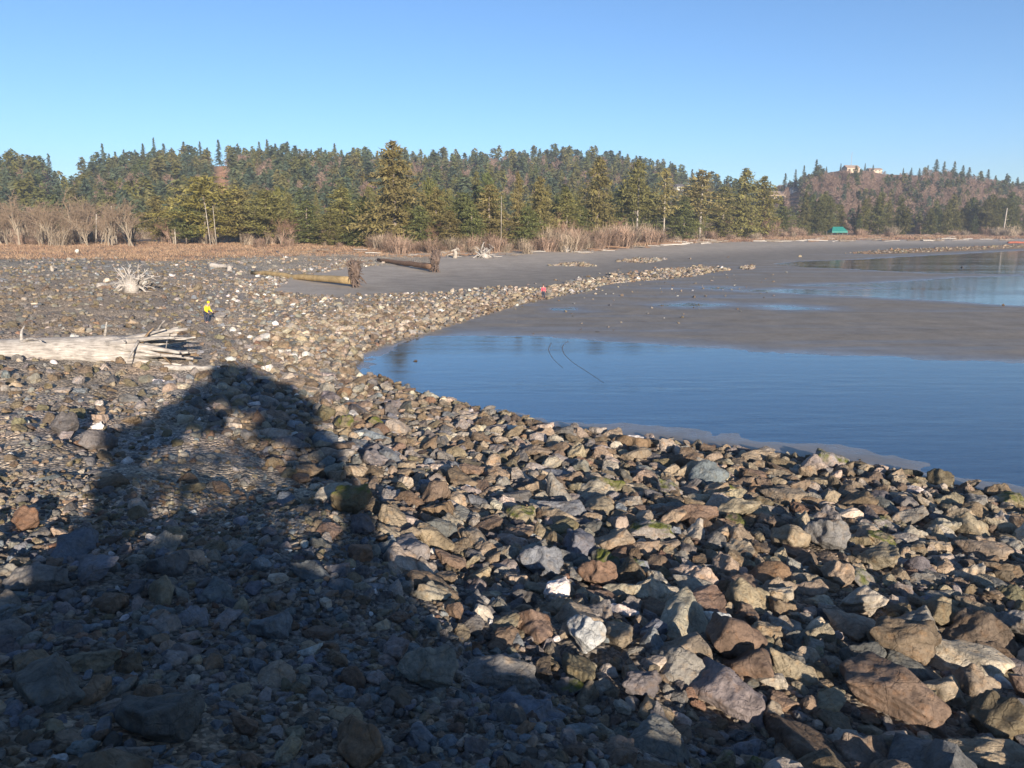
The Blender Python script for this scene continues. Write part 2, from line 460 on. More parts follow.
M_ROTTEN = wood_mat('rotten_wood', (.11, .075, .045), (.21, .145, .09), (.32, .24, .155))
M_OCHRE = wood_mat('ochre_wood', (.18, .12, .06), (.34, .245, .12), (.46, .36, .21))
M_SOIL = wood_mat('root_soil', (.07, .05, .04), (.14, .10, .078), (.23, .175, .14), (4, 4, 4))

def plain(name, c, rough=.7, var=.25, scale=3):
    m, nt, b = new_mat(name)
    tc = nt.nodes.new('ShaderNodeTexCoord').outputs['Object']
    k = mul(nt, c, ramp(nt, noise(nt, tc, scale, 6), [(.3, 1 - var), (.7, 1 + var)]))
    nt.links.new(k, b.inputs['Base Color']); b.inputs['Roughness'].default_value = rough
    return m

# ------------------------------------------------------------------ ground, water, hills
def build_ground():
    az = np.concatenate([np.arange(-180, -54, 3.0), np.arange(-54, 54, .22), np.arange(54, 180, 3.0)])
    rs = [0.4]
    while rs[-1] < 640: rs.append(rs[-1] + max(.14, .0095 * rs[-1]))
    rs += [800, 1100, 1600, 2500, 4500, 8500]
    rs = np.array(rs)
    A, Rr = np.meshgrid(np.radians(az), rs)
    X = Rr * np.sin(A); Y = Rr * np.cos(A)
    Z = terrain(X, Y)
    nr, na = X.shape
    V = np.stack([X.ravel(), Y.ravel(), Z.ravel()], 1)
    i = np.arange(nr - 1)[:, None] * na; j = np.arange(na)[None]; k = (j + 1) % na
    Q = np.stack([i + j, i + k, i + na + k, i + na + j], -1).reshape(-1, 4)[:, ::-1]
    c0 = len(V)
    V = np.concatenate([V, [[0, 0, gz(0, 0)]]])
    T = np.array([(c0, b_, a_) for a_, b_ in zip(np.arange(na), (np.arange(na) + 1) % na)])
    x, y, z = V.T
    px, py, f = project(V)
    gr = in_poly(px, py, GRAVEL) | (y < 6)
    gs = in_poly(px, py, GRASS) | ((np.hypot(x, y) > 200) & (z > 2.2))
    sand = np.array([.225, .195, .158]); dry = np.array([.40, .34, .27])
    col = sand + (dry - sand) * sstep(.35, 1.3, z)[:, None]
    tan = np.array([.29, .215, .15]); blue = np.array([.15, .15, .145]); olive = np.array([.22, .175, .115])
    u = .5 + .5 * wob(x, y, 7, 12); w = .5 + .5 * wob(x, y, 16, 25)
    g = blue + (tan - blue) * u[:, None]; g = g + (olive - g) * (w * .6)[:, None]
    band = sstep(278, 268, py) * (f > 60)
    g = g + (np.array([.27, .225, .165]) * (1 + .25 * wob(x, y, 14, 18))[:, None] - g) * (band * .7)[:, None]
    g = g * np.where(in_poly(px, py, BIGZONE), .62, np.where(py > 530, .75, 1.3))[:, None]  # damp gaps between stones darkened as painted crevice shade; open sunlit bank lightened
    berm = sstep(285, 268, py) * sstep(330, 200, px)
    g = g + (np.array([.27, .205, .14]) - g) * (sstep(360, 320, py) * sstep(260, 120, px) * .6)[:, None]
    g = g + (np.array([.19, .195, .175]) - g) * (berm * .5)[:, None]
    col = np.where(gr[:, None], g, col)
    straw = np.array([.34, .225, .13]) * (1 + .35 * wob(x, y, 11, 3))[:, None]
    col = np.where((gs & ~gr)[:, None], straw, col)
    orange = in_poly(px, py, [(850,252),(900,249),(1040,244),(1200,243),(1200,247),(1024,248.5),(930,252.5),(870,254.5)])
    col = np.where(orange[:, None], np.array([.30, .19, .095]) * (1 + .3 * wob(x, y, 9, 3))[:, None], col)
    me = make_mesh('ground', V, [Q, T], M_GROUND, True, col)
    a = me.attributes.new('zone', 'FLOAT_COLOR', 'POINT')
    zc = np.zeros((len(V), 4), np.float32); zc[:, 0] = np.where(gr, 1, np.where(orange, .8, .0)); zc[:, 3] = 1
    a.data.foreach_set('color', zc.ravel())
    tag(link('ground', me), kind='structure')
build_ground()

wv = np.array([[-18, 22, 0.], [1600, 22, 0], [1600, 640, 0], [-18, 640, 0]])
tag(link('water', make_mesh('water', wv, np.array([[0, 1, 2, 3]]), M_WATER)), kind='structure')

RIDGE = np.array([(-900,190,620),(-300,182,600),(0,174,600),(48,176,600),(60,198,600),(73,200,600),(90,186,610),(110,178,620),(150,172,640),(210,170,650),(280,168,660),(350,170,680),(400,172,700),(450,172,760),(520,168,840),(560,166,860),(620,170,860),(660,178,850),(700,190,840),(740,199,800),(775,195,780),(800,186,770),(825,175,770),(850,172,770),(880,177,770),(920,178,770),(960,183,780),(1024,194,800),(1100,200,820),(1500,206,900),(2000,212,900)], float)
FOOT = np.array([(-900,330),(100,330),(400,320),(600,400),(700,470),(800,520),(1024,560),(2000,640)], float)
def ridge_at(px): return np.interp(px, RIDGE[:, 0], RIDGE[:, 1]), np.interp(px, RIDGE[:, 0], RIDGE[:, 2]), np.interp(px, FOOT[:, 0], FOOT[:, 1])
def hill_z(x, y):
    px = 512 + FPX * cp * x / np.maximum(y, 1) * 1.0 * (1 / (cp ** 2)) * 1.0 if False else 512 + x / np.maximum(y, 1) * ray(512, HORIZON)[1] * FPX
    py, dr, df = ridge_at(px)
    r = ray(512, 225.0)
    zr = CAM_Z + dr * ((225 - py) / FPX) / 1.0
    t = (y - df) / (dr - df)
    prof = sstep(-.05, 1.1, t) ** .85
    z = 3 + (zr - 3) * np.where(t < 1, np.minimum(prof / sstep(-.05, 1.1, 1.0) ** .85, 1), 1 - .25 * np.clip(t - 1, 0, 3))
    return z + 2.2 * wob(x, y, 90, 5) * np.clip(t, 0, 1) * np.clip(1.2 - t, 0.1, 1) - np.where(t < .0, 3, 0)
def build_hills():
    pxs = np.linspace(-700, 1900, 330); ts = np.linspace(-.08, 2.2, 70)
    PX, T = np.meshgrid(pxs, ts)
    py, dr, df = ridge_at(PX)
    Y = df + (dr - df) * T
    X = (PX - 512) / (ray(512, HORIZON)[1] * FPX) * Y
    Z = hill_z(X, Y)
    nr, na = X.shape
    V = np.stack([X.ravel(), Y.ravel(), Z.ravel()], 1)
    i = np.arange(nr - 1)[:, None] * na; j = np.arange(na - 1)[None]
    Q = np.stack([i + j, i + j + 1, i + na + j + 1, i + na + j], -1).reshape(-1, 4)
    red = np.array([.24, .155, .115]); gre = np.array([.09, .10, .05])
    x, y = V[:, 0], V[:, 1]
    w = np.clip(.5 + .6 * wob(x, y, 60, 14) + np.where(PX.ravel() > 770, .5, -.15), 0, 1)
    col = gre + (red - gre) * w[:, None]
    qx, qy, _ = project(V)
    scar = in_poly(qx, qy, [(217,166),(229,164),(231,178),(227,194),(216,197),(219,180)])
    col = np.where(scar[:, None], np.array([.52, .29, .17]), col)
    me = make_mesh('hills', V, Q, None, True, col)
    m, nt, b = new_mat('hillside')
    c = mul(nt, src(nt, 'attr'), ramp(nt, noise(nt, pos(nt), .25, 8, .7), [(.3, .6), (.7, 1.4)]))
    nt.links.new(c, b.inputs['Base Color']); b.inputs['Roughness'].default_value = .95
    b.inputs['Specular IOR Level'].default_value = .05
    nt.links.new(bump(nt, noise(nt, pos(nt), .5, 6, .7), 1, 1.5), b.inputs['Normal'])
    me.materials.append(m)
    tag(link('hills', me), kind='structure')
build_hills()

def haze():
    b = MB(); b.box((150, 620, 60), (3600, 2000, 140)); m = bpy.data.materials.new('haze'); m.use_nodes = True; nt = m.node_tree; nt.nodes.clear()
    o = nt.nodes.new('ShaderNodeOutputMaterial'); v = nt.nodes.new('ShaderNodeVolumePrincipled')
    v.inputs['Color'].default_value = (.80, .88, 1, 1); v.inputs['Density'].default_value = HAZE; v.inputs['Anisotropy'].default_value = .2
    nt.links.new(v.outputs[0], o.inputs['Volume'])
    tag(b.build('haze', m), 'thin blue air haze over the far hills', 'haze', None, 'stuff')
HAZE = 0.00028
haze()

# ------------------------------------------------------------------ label helper
ORD = ['', 'second ', 'third ', 'fourth ', 'fifth ', 'sixth ', 'seventh ', 'eighth ', 'ninth ', 'tenth ', 'eleventh ', 'twelfth ', 'thirteenth ', 'fourteenth ', 'fifteenth ', 'sixteenth ', 'seventeenth ', 'eighteenth ', 'nineteenth ', 'twentieth ', 'twenty first ', 'twenty second ', 'twenty third ', 'twenty fourth ']
def auto_labels(things, marks, noun, side, pen=1.0):
    """things: (obj, px, py, describing words); marks: (px, py, name). Names each by the closest landmark, its side of it and its rank there."""
    buckets = {}
    for o, px, py, adj in things:
        best = min(marks, key=lambda m: (m[0] - px) ** 2 + ((m[1] - py) * pen) ** 2)
        dx, dy = px - best[0], (py - best[1]) * pen
        k = (1 if dx > 0 else 0) if abs(dx) > abs(dy) else (2 if dy < 0 else 3)
        buckets.setdefault((adj, best[2], side[k]), []).append((dx * dx + dy * dy, o))
    for (adj, name, s), L in buckets.items():
        L.sort(key=lambda q: q[0])
        for i, (_, o) in enumerate(L):
            o['label'] = f"{ORD[min(i, 23)]}{adj} {noun(o) if callable(noun) else noun} {s} the {name}"

# ------------------------------------------------------------------ rocks
def ico(sub):
    bm = bmesh.new(); bmesh.ops.create_icosphere(bm, subdivisions=sub, radius=1)
    V = np.array([v.co[:] for v in bm.verts]); F = np.array([[v.index for v in f.verts] for f in bm.faces]); bm.free()
    return V, F
ICO = {s: ico(s) for s in (2, 3, 4, 5)}
def rock_shape(seed, sub, el=1.0, flat=.7, sharp=16, k=13):
    g = np.random.default_rng(seed)
    V, F = ICO[sub]
    n = g.normal(size=(k, 3)); n /= np.linalg.norm(n, axis=1, keepdims=True)
    d = g.uniform(.58, 1.0, k)
    s = np.maximum(V @ n.T / d, 0)
    r = 1 / (np.sum(s ** sharp, 1) ** (1 / sharp))
    P = V * np.minimum(r, 1.35)[:, None]
    ph = g.uniform(0, 6.28, 12); dr = g.normal(size=(12, 3)) * np.linspace(2, 9, 12)[:, None]
    amp = .05 / np.linspace(1, 3.2, 12)
    P = P * (1 + (np.sin(P @ dr.T + ph) * amp).sum(1))[:, None]
    P -= P.mean(0)
    P = P / np.abs(P).max(0) * np.array([.5 * el, .5, .5 * flat])
    return P, F
SHAPES = []          # (seed, elongation, flatness)
for i in range(22):
    SHAPES.append((100 + i, [1.15, 1.3, 1.0, 1.5, 1.9, 1.2][i % 6], [.85, .7, .95, .68, .6, 1.05, .8][i % 7]))
LONG = [i for i, q in enumerate(SHAPES) if q[1] >= 1.5]
PROTO = {s: [rock_shape(a, s, b, c, 10 if s < 3 else 18) for a, b, c in SHAPES] for s in (2, 3)}
ROCK_ME = [make_mesh('rock', *rock_shape(a, 5 if i < 22 else 4, b, c, 22), M_ROCK, True) for i, (a, b, c) in enumerate(SHAPES)]
MOSS_ME = [make_mesh('mossy_rock', *rock_shape(a, 5, b, c, 18), M_MOSSY, True) for i, (a, b, c) in enumerate(SHAPES[:8])]

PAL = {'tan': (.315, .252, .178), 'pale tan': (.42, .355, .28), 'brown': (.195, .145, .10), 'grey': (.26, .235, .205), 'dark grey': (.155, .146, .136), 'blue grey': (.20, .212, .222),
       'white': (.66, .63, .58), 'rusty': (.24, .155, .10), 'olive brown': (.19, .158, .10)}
PNAMES = list(PAL)
#             tan ptan brown grey dark blue white rust olive
W_SHORE = np.array([.36, .14, .25, .12, .06, .01, .010, .015, .05])
W_SPIT = np.array([.38, .17, .22, .14, .05, .01, .015, .015, 0])
W_LEFT = np.array([.10, .05, .14, .27, .12, .26, .012, .03, .03])  # stones in the bank shadow: paler mix, colour standing in for brighter shade
W_MIX = np.array([.20, .10, .25, .19, .15, .05, .015, .015, .035])
W_BANK = np.array([.18, .06, .17, .27, .10, .04, .015, .02, .145]); W_BANK /= W_BANK.sum()
W_BAR = np.array([.3, .05, .2, .05, .05, 0, 0, .2, .15]); W_BAR /= W_BAR.sum()
W_BERM = np.array([.07, .01, .2, .2, .22, .08, .006, .01, .2]); W_BERM /= W_BERM.sum()
W_FLAT = np.array([.18, .12, .22, .24, .10, .06, .035, .01, .035])
for w_ in (W_SHORE, W_SPIT, W_LEFT, W_MIX, W_FLAT): w_ /= w_.sum()

SPIT = [(330,372),(355,366),(365,352),(400,340),(450,325),(520,304),(560,295),(610,284),(680,278),(745,268),(760,263),(690,266),(620,274),(570,283),(520,292),(470,300),(410,306),(340,312),(285,325),(250,345),(290,370)]
PATCHES = [[(610,262),(640,258),(668,259),(650,263),(622,265)], [(545,266),(580,262),(595,266),(560,270)], [(650,272),(700,266),(728,268),(700,276),(660,280)], [(740,267),(755,266),(752,270),(742,270)],
           [(838,254),(880,250),(1024,244.5),(1024,247.5),(930,252),(870,254.5)]]
MIDSCATTER = [(-60,264),(60,261),(150,260),(250,258),(330,260),(420,262),(345,268),(300,276),(270,292),(340,296),(440,292),(520,285),(620,270),(640,274),(540,290),(410,310),(300,325),(240,345),(190,320),(100,300),(-60,300)]

def ppick(w): return PNAMES[rng.choice(len(PNAMES), p=w)]
ROCKS = []           # x, y, z, size, palette name, shape, yaw, tiltx, tilty
CELLS = {}
def free(x, y, s, k):
    g = 1.0
    cx, cy = int(x // g), int(y // g)
    for a in (-1, 0, 1):
        for b in (-1, 0, 1):
            for (u, v, q) in CELLS.get((cx + a, cy + b), ()):
                if (u - x) ** 2 + (v - y) ** 2 < (k * (s + q)) ** 2: return False
    return True
def occupy(x, y, s): CELLS.setdefault((int(x // 1.0), int(y // 1.0)), []).append((x, y, s))

HERO = [  # centre px, base py, width px, colour, shape, mossy, label
 (587,660,44,'white',2,0,'large bright white quartz rock standing out among brown riprap'),
 (555,604,34,'white',5,0,'smaller white rock lying just beyond the large bright white quartz rock'),
 (905,722,105,'brown',1,0,'massive flat topped brown boulder at the shady foot of the riprap'),
 (905,668,78,'brown',5,0,'tall rounded dark brown boulder standing behind the flat topped brown boulder'),
 (357,768,66,'rusty',2,0,'rusty brown boulder alone among dark small stones at the bottom edge'),
 (735,660,72,'brown',0,0,'broad reddish brown boulder with a pale face in the middle riprap'),
 (651,542,46,'grey',1,1,'boulder with bright green moss on its top amid tan riprap'),
 (345,512,48,'olive brown',5,1,'mossy olive boulder at the edge of the long shadow'),
 (543,578,44,'blue grey',2,0,'blue grey block casting a dark shadow in the middle riprap'),
 (862,640,64,'tan',4,0,'tall pale slab leaning on edge near the brown boulders'),
 (790,505,52,'tan',4,0,'long narrow tan slab lying by the mud at the waterline'),
 (793,552,46,'tan',0,0,'rounded tan boulder below the long narrow slab'),
 (833,552,44,'grey',2,0,'smooth grey boulder beside the rounded tan boulder'),
 (996,562,60,'tan',4,0,'long tan boulder sloping down towards the pool at the frame edge'),
 (945,628,46,'olive brown',0,0,'split brown boulder with one sunlit face and one dark face'),
 (926,640,60,'grey',3,0,'flat grey slab between the split boulder and the brown boulders'),
 (842,588,36,'tan',2,0,'pointed tan rock below the rounded tan boulder'),
 (788,604,34,'pale tan',3,0,'pale slab tilted upright in the pebbly gap'),
 (1003,500,22,'brown',2,0,'lone brown rock at the edge of the blue pool'),
 (868,472,16,'tan',1,0,'small tan rock marking the outer end of the riprap toe'),
 (344,432,22,'olive brown',2,1,'yellow green lichened rock near the pool corner'),
 (375,428,20,'olive brown',0,1,'green topped rock next to the yellow lichened rock'),
 (335,418,22,'tan',5,0,'upright tan rock where the shingle meets the pool corner'),
 (405,490,20,'pale tan',2,0,'yellowish pale pitted rock in the upper riprap'),
 (440,520,44,'rusty',3,0,'long ochre rock with a knobbly end in the upper riprap'),
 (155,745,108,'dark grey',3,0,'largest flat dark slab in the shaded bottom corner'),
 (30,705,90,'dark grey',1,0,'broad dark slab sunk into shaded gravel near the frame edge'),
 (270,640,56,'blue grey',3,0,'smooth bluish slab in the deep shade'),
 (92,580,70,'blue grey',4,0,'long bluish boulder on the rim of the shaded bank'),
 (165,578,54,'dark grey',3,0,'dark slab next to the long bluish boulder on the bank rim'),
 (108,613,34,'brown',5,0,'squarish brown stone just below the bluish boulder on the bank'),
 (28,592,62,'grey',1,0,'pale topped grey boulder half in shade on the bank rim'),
 (20,530,36,'rusty',2,0,'orange brown stone in the sunlit bank below the big log'),
 (98,408,10,'white',2,0,'small white stone on the sunlit bank below the big log'),
 (98,424,22,'pale tan',3,0,'flat pale stone just below the small white stone'),
 (60,435,34,'dark grey',2,0,'dark angular stone half buried in the sunlit bank'),
 (90,450,40,'dark grey',0,0,'second dark angular stone half buried in the sunlit bank'),
 (230,362,11,'white',1,0,'white stone beyond the end of the small driftwood pole'),
 (267,372,15,'white',3,0,'flat white stone next to the tip of the long shadow'),
 (500,690,74,'grey',1,0,'large rounded grey rock above the bottom shadow'),
 (430,690,60,'grey',2,0,'grey boulder partly shaded by the bank shadow'),
 (700,598,52,'pale tan',4,0,'long whitish slab lying across the middle riprap'),
 (722,628,36,'white',4,0,'narrow white stone below the long whitish slab'),
 (600,590,40,'rusty',2,0,'reddish brown block next to the smaller white rock'),
 (640,700,46,'dark grey',5,0,'dark block below the large bright white quartz rock'),
 (410,402,9,'pale tan',3,0,'pale stone sitting alone in the shallow pool edge'),
]
rock_objs = []
marks = []
def rock_object(x, y, z, size, pal, shape, yaw, tx, ty, moss=False):
    me = MOSS_ME[shape % 8] if moss else ROCK_ME[shape]
    o = link('mossy_rock' if moss else 'rock', me)
    o.location = (x, y, z); o.rotation_euler = (tx, ty, yaw)
    o.scale = (size, size, size)
    c = np.array(PAL[pal]) * rng.uniform(.85, 1.15) * (1 + rng.uniform(-.05, .05, 3))
    o.color = (*c, 1)
    tag(o, cat='rock', group='rocks of the stony shore')
    return o
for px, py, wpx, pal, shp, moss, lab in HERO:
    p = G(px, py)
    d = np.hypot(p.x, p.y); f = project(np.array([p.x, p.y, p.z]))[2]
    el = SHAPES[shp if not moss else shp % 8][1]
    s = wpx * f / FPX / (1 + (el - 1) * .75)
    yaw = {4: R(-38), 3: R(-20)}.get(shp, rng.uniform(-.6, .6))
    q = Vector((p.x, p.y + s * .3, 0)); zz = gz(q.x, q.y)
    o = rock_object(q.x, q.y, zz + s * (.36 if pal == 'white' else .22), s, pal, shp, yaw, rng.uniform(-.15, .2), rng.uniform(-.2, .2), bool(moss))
    o['label'] = lab
    for dx in (-.3, 0, .3): occupy(q.x + dx * s * el * math.cos(yaw), q.y + dx * s * el * math.sin(yaw), s * .9)
    marks.append((px, py - 6, lab))

def scatter(size, spread, n, xr, yr, sel, wsel, k=.36, sink=.18, yawf=None):
    xs = rng.uniform(*xr, n); ys = rng.uniform(*yr, n)
    z = terrain(xs, ys); px, py, f = project(np.stack([xs, ys, z], 1))
    keep = (px > -140) & (px < 1170) & (py < 1000) & (f > 2.5) & sel(px, py, f)
    for i in np.nonzero(keep)[0]:
        s = size * math.exp(rng.normal() * spread)
        if not free(xs[i], ys[i], s, k): continue
        occupy(xs[i], ys[i], s)
        w = wsel(px[i], py[i])
        yaw = rng.uniform(-3.14, 3.14) if yawf is None or rng.random() < .2 else yawf + rng.normal() * .45
        si = int(rng.integers(len(SHAPES)))
        if yawf is not None and rng.random() < .6: si = int(rng.choice(LONG))
        ROCKS.append((xs[i], ys[i], z[i] + s * (.5 - .33 - sink + rng.uniform(-.05, .14)), s, ppick(w), si, yaw, rng.normal() * .34, rng.normal() * .34))
def wz(px, py):
    if in_poly(np.array(px), np.array(py), SPIT): return W_SPIT
    if in_poly(np.array(px), np.array(py), BIGZONE):
        t = (px - (300 + (py - 400) * .9)) / 350
        return W_MIX * (1 - min(max(t, 0), 1)) + W_SHORE * min(max(t, 0), 1)
    if py < 345: return W_FLAT if px > 190 + (py - 300) else W_BERM
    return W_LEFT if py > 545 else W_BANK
def P_(poly): return lambda px, py, f: in_poly(px, py, poly)
NB = P_(BIGZONE); NS = P_(SPIT)
def gravel(px, py, f): return in_poly(px, py, GRAVEL)
def big_right(px, py, f): return NB(px, py, f) & (px > 520 + (py - 480) * .55) & (py > 430)
def left(px, py, f): return gravel(px, py, f) & ~NB(px, py, f) & (py > 365)
XR, YR = (-26, 24), (4, 46)
scatter(1.1, .2, 160, XR, YR, big_right, wz, yawf=-.75)
scatter(.80, .2, 3600, XR, YR, lambda a, b, f: NB(a, b, f) & ((rng.random(len(a)) < .45) | big_right(a, b, f)), wz, yawf=-.75)
scatter(.56, .18, 9000, XR, YR, NB, wz, .37, yawf=-.75)
scatter(.40, .18, 18000, XR, YR, NB, wz, .35, yawf=-.75)
scatter(.27, .2, 36000, XR, YR, NB, wz, .35)
scatter(.17, .2, 40000, (-16, 18), (4, 26), NB, wz, .35)
# the bank on the left: cobbles sunk in gravel
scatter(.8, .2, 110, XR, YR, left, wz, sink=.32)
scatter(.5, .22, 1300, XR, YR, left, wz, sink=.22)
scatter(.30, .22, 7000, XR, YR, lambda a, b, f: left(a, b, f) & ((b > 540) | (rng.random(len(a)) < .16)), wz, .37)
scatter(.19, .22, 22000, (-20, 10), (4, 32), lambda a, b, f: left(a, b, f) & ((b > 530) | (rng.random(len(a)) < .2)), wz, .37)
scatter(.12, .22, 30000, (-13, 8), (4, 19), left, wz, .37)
# spit and flats
scatter(.65, .25, 6500, (-30, 50), (34, 160), NS, wz, .36)
scatter(.5, .22, 26000, (-30, 45), (34, 130), NS, wz, .36)
scatter(.34, .2, 24000, (-30, 20), (34, 90), NS, wz, .36)
scatter(.55, .3, 5200, (-130, 60), (34, 200), lambda a, b, f: in_poly(a, b, MIDSCATTER) & (rng.random(len(a)) < np.where(a < 230, .3, .6)), wz, .4, .15)
scatter(.33, .3, 26000, (-60, 30), (34, 110), lambda a, b, f: (in_poly(a, b, MIDSCATTER) | (gravel(a, b, f) & (b < 385))) & (rng.random(len(a)) < np.where(a < 230 - (b - 300) * .3, .22, .7)), wz, .4, .12)
scatter(.6, .3, 700, (-75, 0), (34, 120), lambda a, b, f: gravel(a, b, f) & (b < 380), wz, .4, .25)
BERM = [(-80, 258), (60, 258.5), (250, 256), (340, 259), (420, 260), (340, 270), (260, 285), (120, 300), (-80, 306)]
scatter(.40, .32, 26000, (-130, 0), (58, 190), lambda a, b, f: in_poly(a, b, BERM) & (rng.random(len(a)) < .3 + .6 * np.sin(a * .031 + b * .4) * np.sin(a * .011 - b * .23)), lambda a, b: W_BERM if a < 260 else W_FLAT, .4, .18)
for PT in PATCHES:
    W = wpoly(PT)
    far_ = W[:, 1].max() > 250
    scatter(.55 if not far_ else .6, .35, 1500 if not far_ else 4000, (W[:, 0].min(), W[:, 0].max()), (W[:, 1].min(), W[:, 1].max()), P_(PT), lambda a, b: (W_SPIT if a < 800 else W_BAR), .4)

scatter(.22, .4, 9000, (-14, 60), (46, 150), lambda a, b, f: ~gravel(a, b, f) & in_poly(a, b, [(440, 328), (560, 296), (740, 262), (800, 258), (780, 300), (700, 330), (560, 336)]) & (rng.random(len(a)) < .045), lambda a, b: W_FLAT, .4)
for pxy in [(800, 257), (962, 268), (1003, 306), (690, 259), (728, 257.5), (610, 275), (655, 268), (622, 296), (566, 312), (415, 362), (447, 400), (905, 474), (930, 486), (968, 490), (860, 460)]:
    q = G(*pxy); f_ = project(np.array(q))[2]; sz = rng.uniform(2.2, 4) * f_ / FPX
    ROCKS.append((q.x, q.y, q.z + sz * .2, sz, ppick(W_SPIT), int(rng.integers(len(SHAPES))), rng.uniform(0, 6), .1, .1))
# the stones that show largest become objects, all the rest is rubble
R_ = np.array([r[:4] for r in ROCKS])
rpx, rpy, rf = project(R_[:, :3])
inview = (rpx > -5) & (rpx < 1029) & (rpy < 775)
order = np.argsort(-(R_[:, 3] / rf) * inview)
NIND = 300 - len(HERO)
auto = []
for i in order[:NIND]:
    x, y, z, s, pal, shp, yaw, tx, ty = ROCKS[i]
    mossy = rpx[i] > 480 and pal != 'white' and rng.random() < .09
    o = rock_object(x, y, z, s, pal, shp % 8 if mossy else shp, yaw, tx, ty, mossy)
    if mossy: pal = 'mossy ' + pal; shp %= 8
    el, fl = SHAPES[shp][1:]
    form = 'long' if el > 1.6 else ('flat' if fl < .72 else ('blocky' if fl > .9 else 'angular'))
    big = 'large' if s > .95 else ('medium' if s > .6 else 'small')
    auto.append((o, rpx[i], rpy[i], f'{big} {pal} {form}'))
short = [(a, b, ' '.join(l.split()[:7]) if len(l.split()) > 8 else l) for a, b, l in marks]
SHORT = {587: 'bright white quartz rock', 555: 'smaller white rock', 905: 'massive brown boulders', 357: 'rusty brown boulder', 735: 'broad reddish boulder', 651: 'moss topped boulder', 345: 'mossy olive boulder',
         543: 'blue grey block', 862: 'pale leaning slab', 790: 'long narrow slab', 793: 'rounded tan boulder', 996: 'long sloping tan boulder', 945: 'split brown boulder', 1003: 'lone poolside rock',
         344: 'yellow lichened rock', 440: 'long ochre rock', 155: 'largest flat dark slab', 30: 'broad sunken slab', 270: 'smooth bluish slab', 92: 'long bluish boulder', 20: 'orange brown stone', 98: 'small white stone',
         500: 'large rounded grey rock', 700: 'long whitish slab'}
lm = [(a, b, SHORT[a]) for a, b, l in marks if a in SHORT]
auto_labels(auto, lm, 'rock', ['on the inland side of', 'on the water side of', 'beyond', 'in front of'], 1.2)

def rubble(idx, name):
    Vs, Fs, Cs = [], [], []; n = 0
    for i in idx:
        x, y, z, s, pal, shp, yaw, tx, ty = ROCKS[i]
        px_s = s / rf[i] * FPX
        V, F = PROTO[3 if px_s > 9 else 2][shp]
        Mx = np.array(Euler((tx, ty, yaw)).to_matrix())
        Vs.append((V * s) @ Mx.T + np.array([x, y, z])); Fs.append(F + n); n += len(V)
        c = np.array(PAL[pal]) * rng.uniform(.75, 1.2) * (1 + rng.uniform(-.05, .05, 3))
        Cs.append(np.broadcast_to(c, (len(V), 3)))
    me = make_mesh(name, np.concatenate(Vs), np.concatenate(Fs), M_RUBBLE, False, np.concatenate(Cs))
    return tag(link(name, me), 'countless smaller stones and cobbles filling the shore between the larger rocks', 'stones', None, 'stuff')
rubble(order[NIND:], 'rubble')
print('ROCKS', len(ROCKS))

# ------------------------------------------------------------------ driftwood
def wob_path(a, b, n=9, amp=.05, sag=0.0):
    a = np.asarray(a, float); b = np.asarray(b, float)
    t = np.linspace(0, 1, n)[:, None]
    L = np.linalg.norm(b - a)
    P = a + (b - a) * t + rng.normal(size=(n, 3)) * amp * L * np.sin(t * np.pi)
    P[:, 2] += sag * np.sin(t[:, 0] * np.pi)
    return P
def root(mb, base, dirv, L, r0, curl=.5, n=7, c=None, fork=True, wig=.12):
    d = np.asarray(dirv, float); d /= np.linalg.norm(d)
    p = np.asarray(base, float); P = [p]; side = rng.normal(size=3)
    for i in range(n - 1):
        d = d + (side * curl * .25 + rng.normal(size=3) * wig); d /= np.linalg.norm(d)
        p = p + d * L / (n - 1); P.append(p)
    rad = np.linspace(r0, r0 * .25, n)
    mb.tube(P, rad, 7, .12, c)
    if fork and r0 > .05:
        for q in range(2):
            k = int(rng.integers(2, n - 1)); root(mb, P[k], d + rng.normal(size=3) * .7, L * .45, rad[k] * .6, curl, 5, c, False)

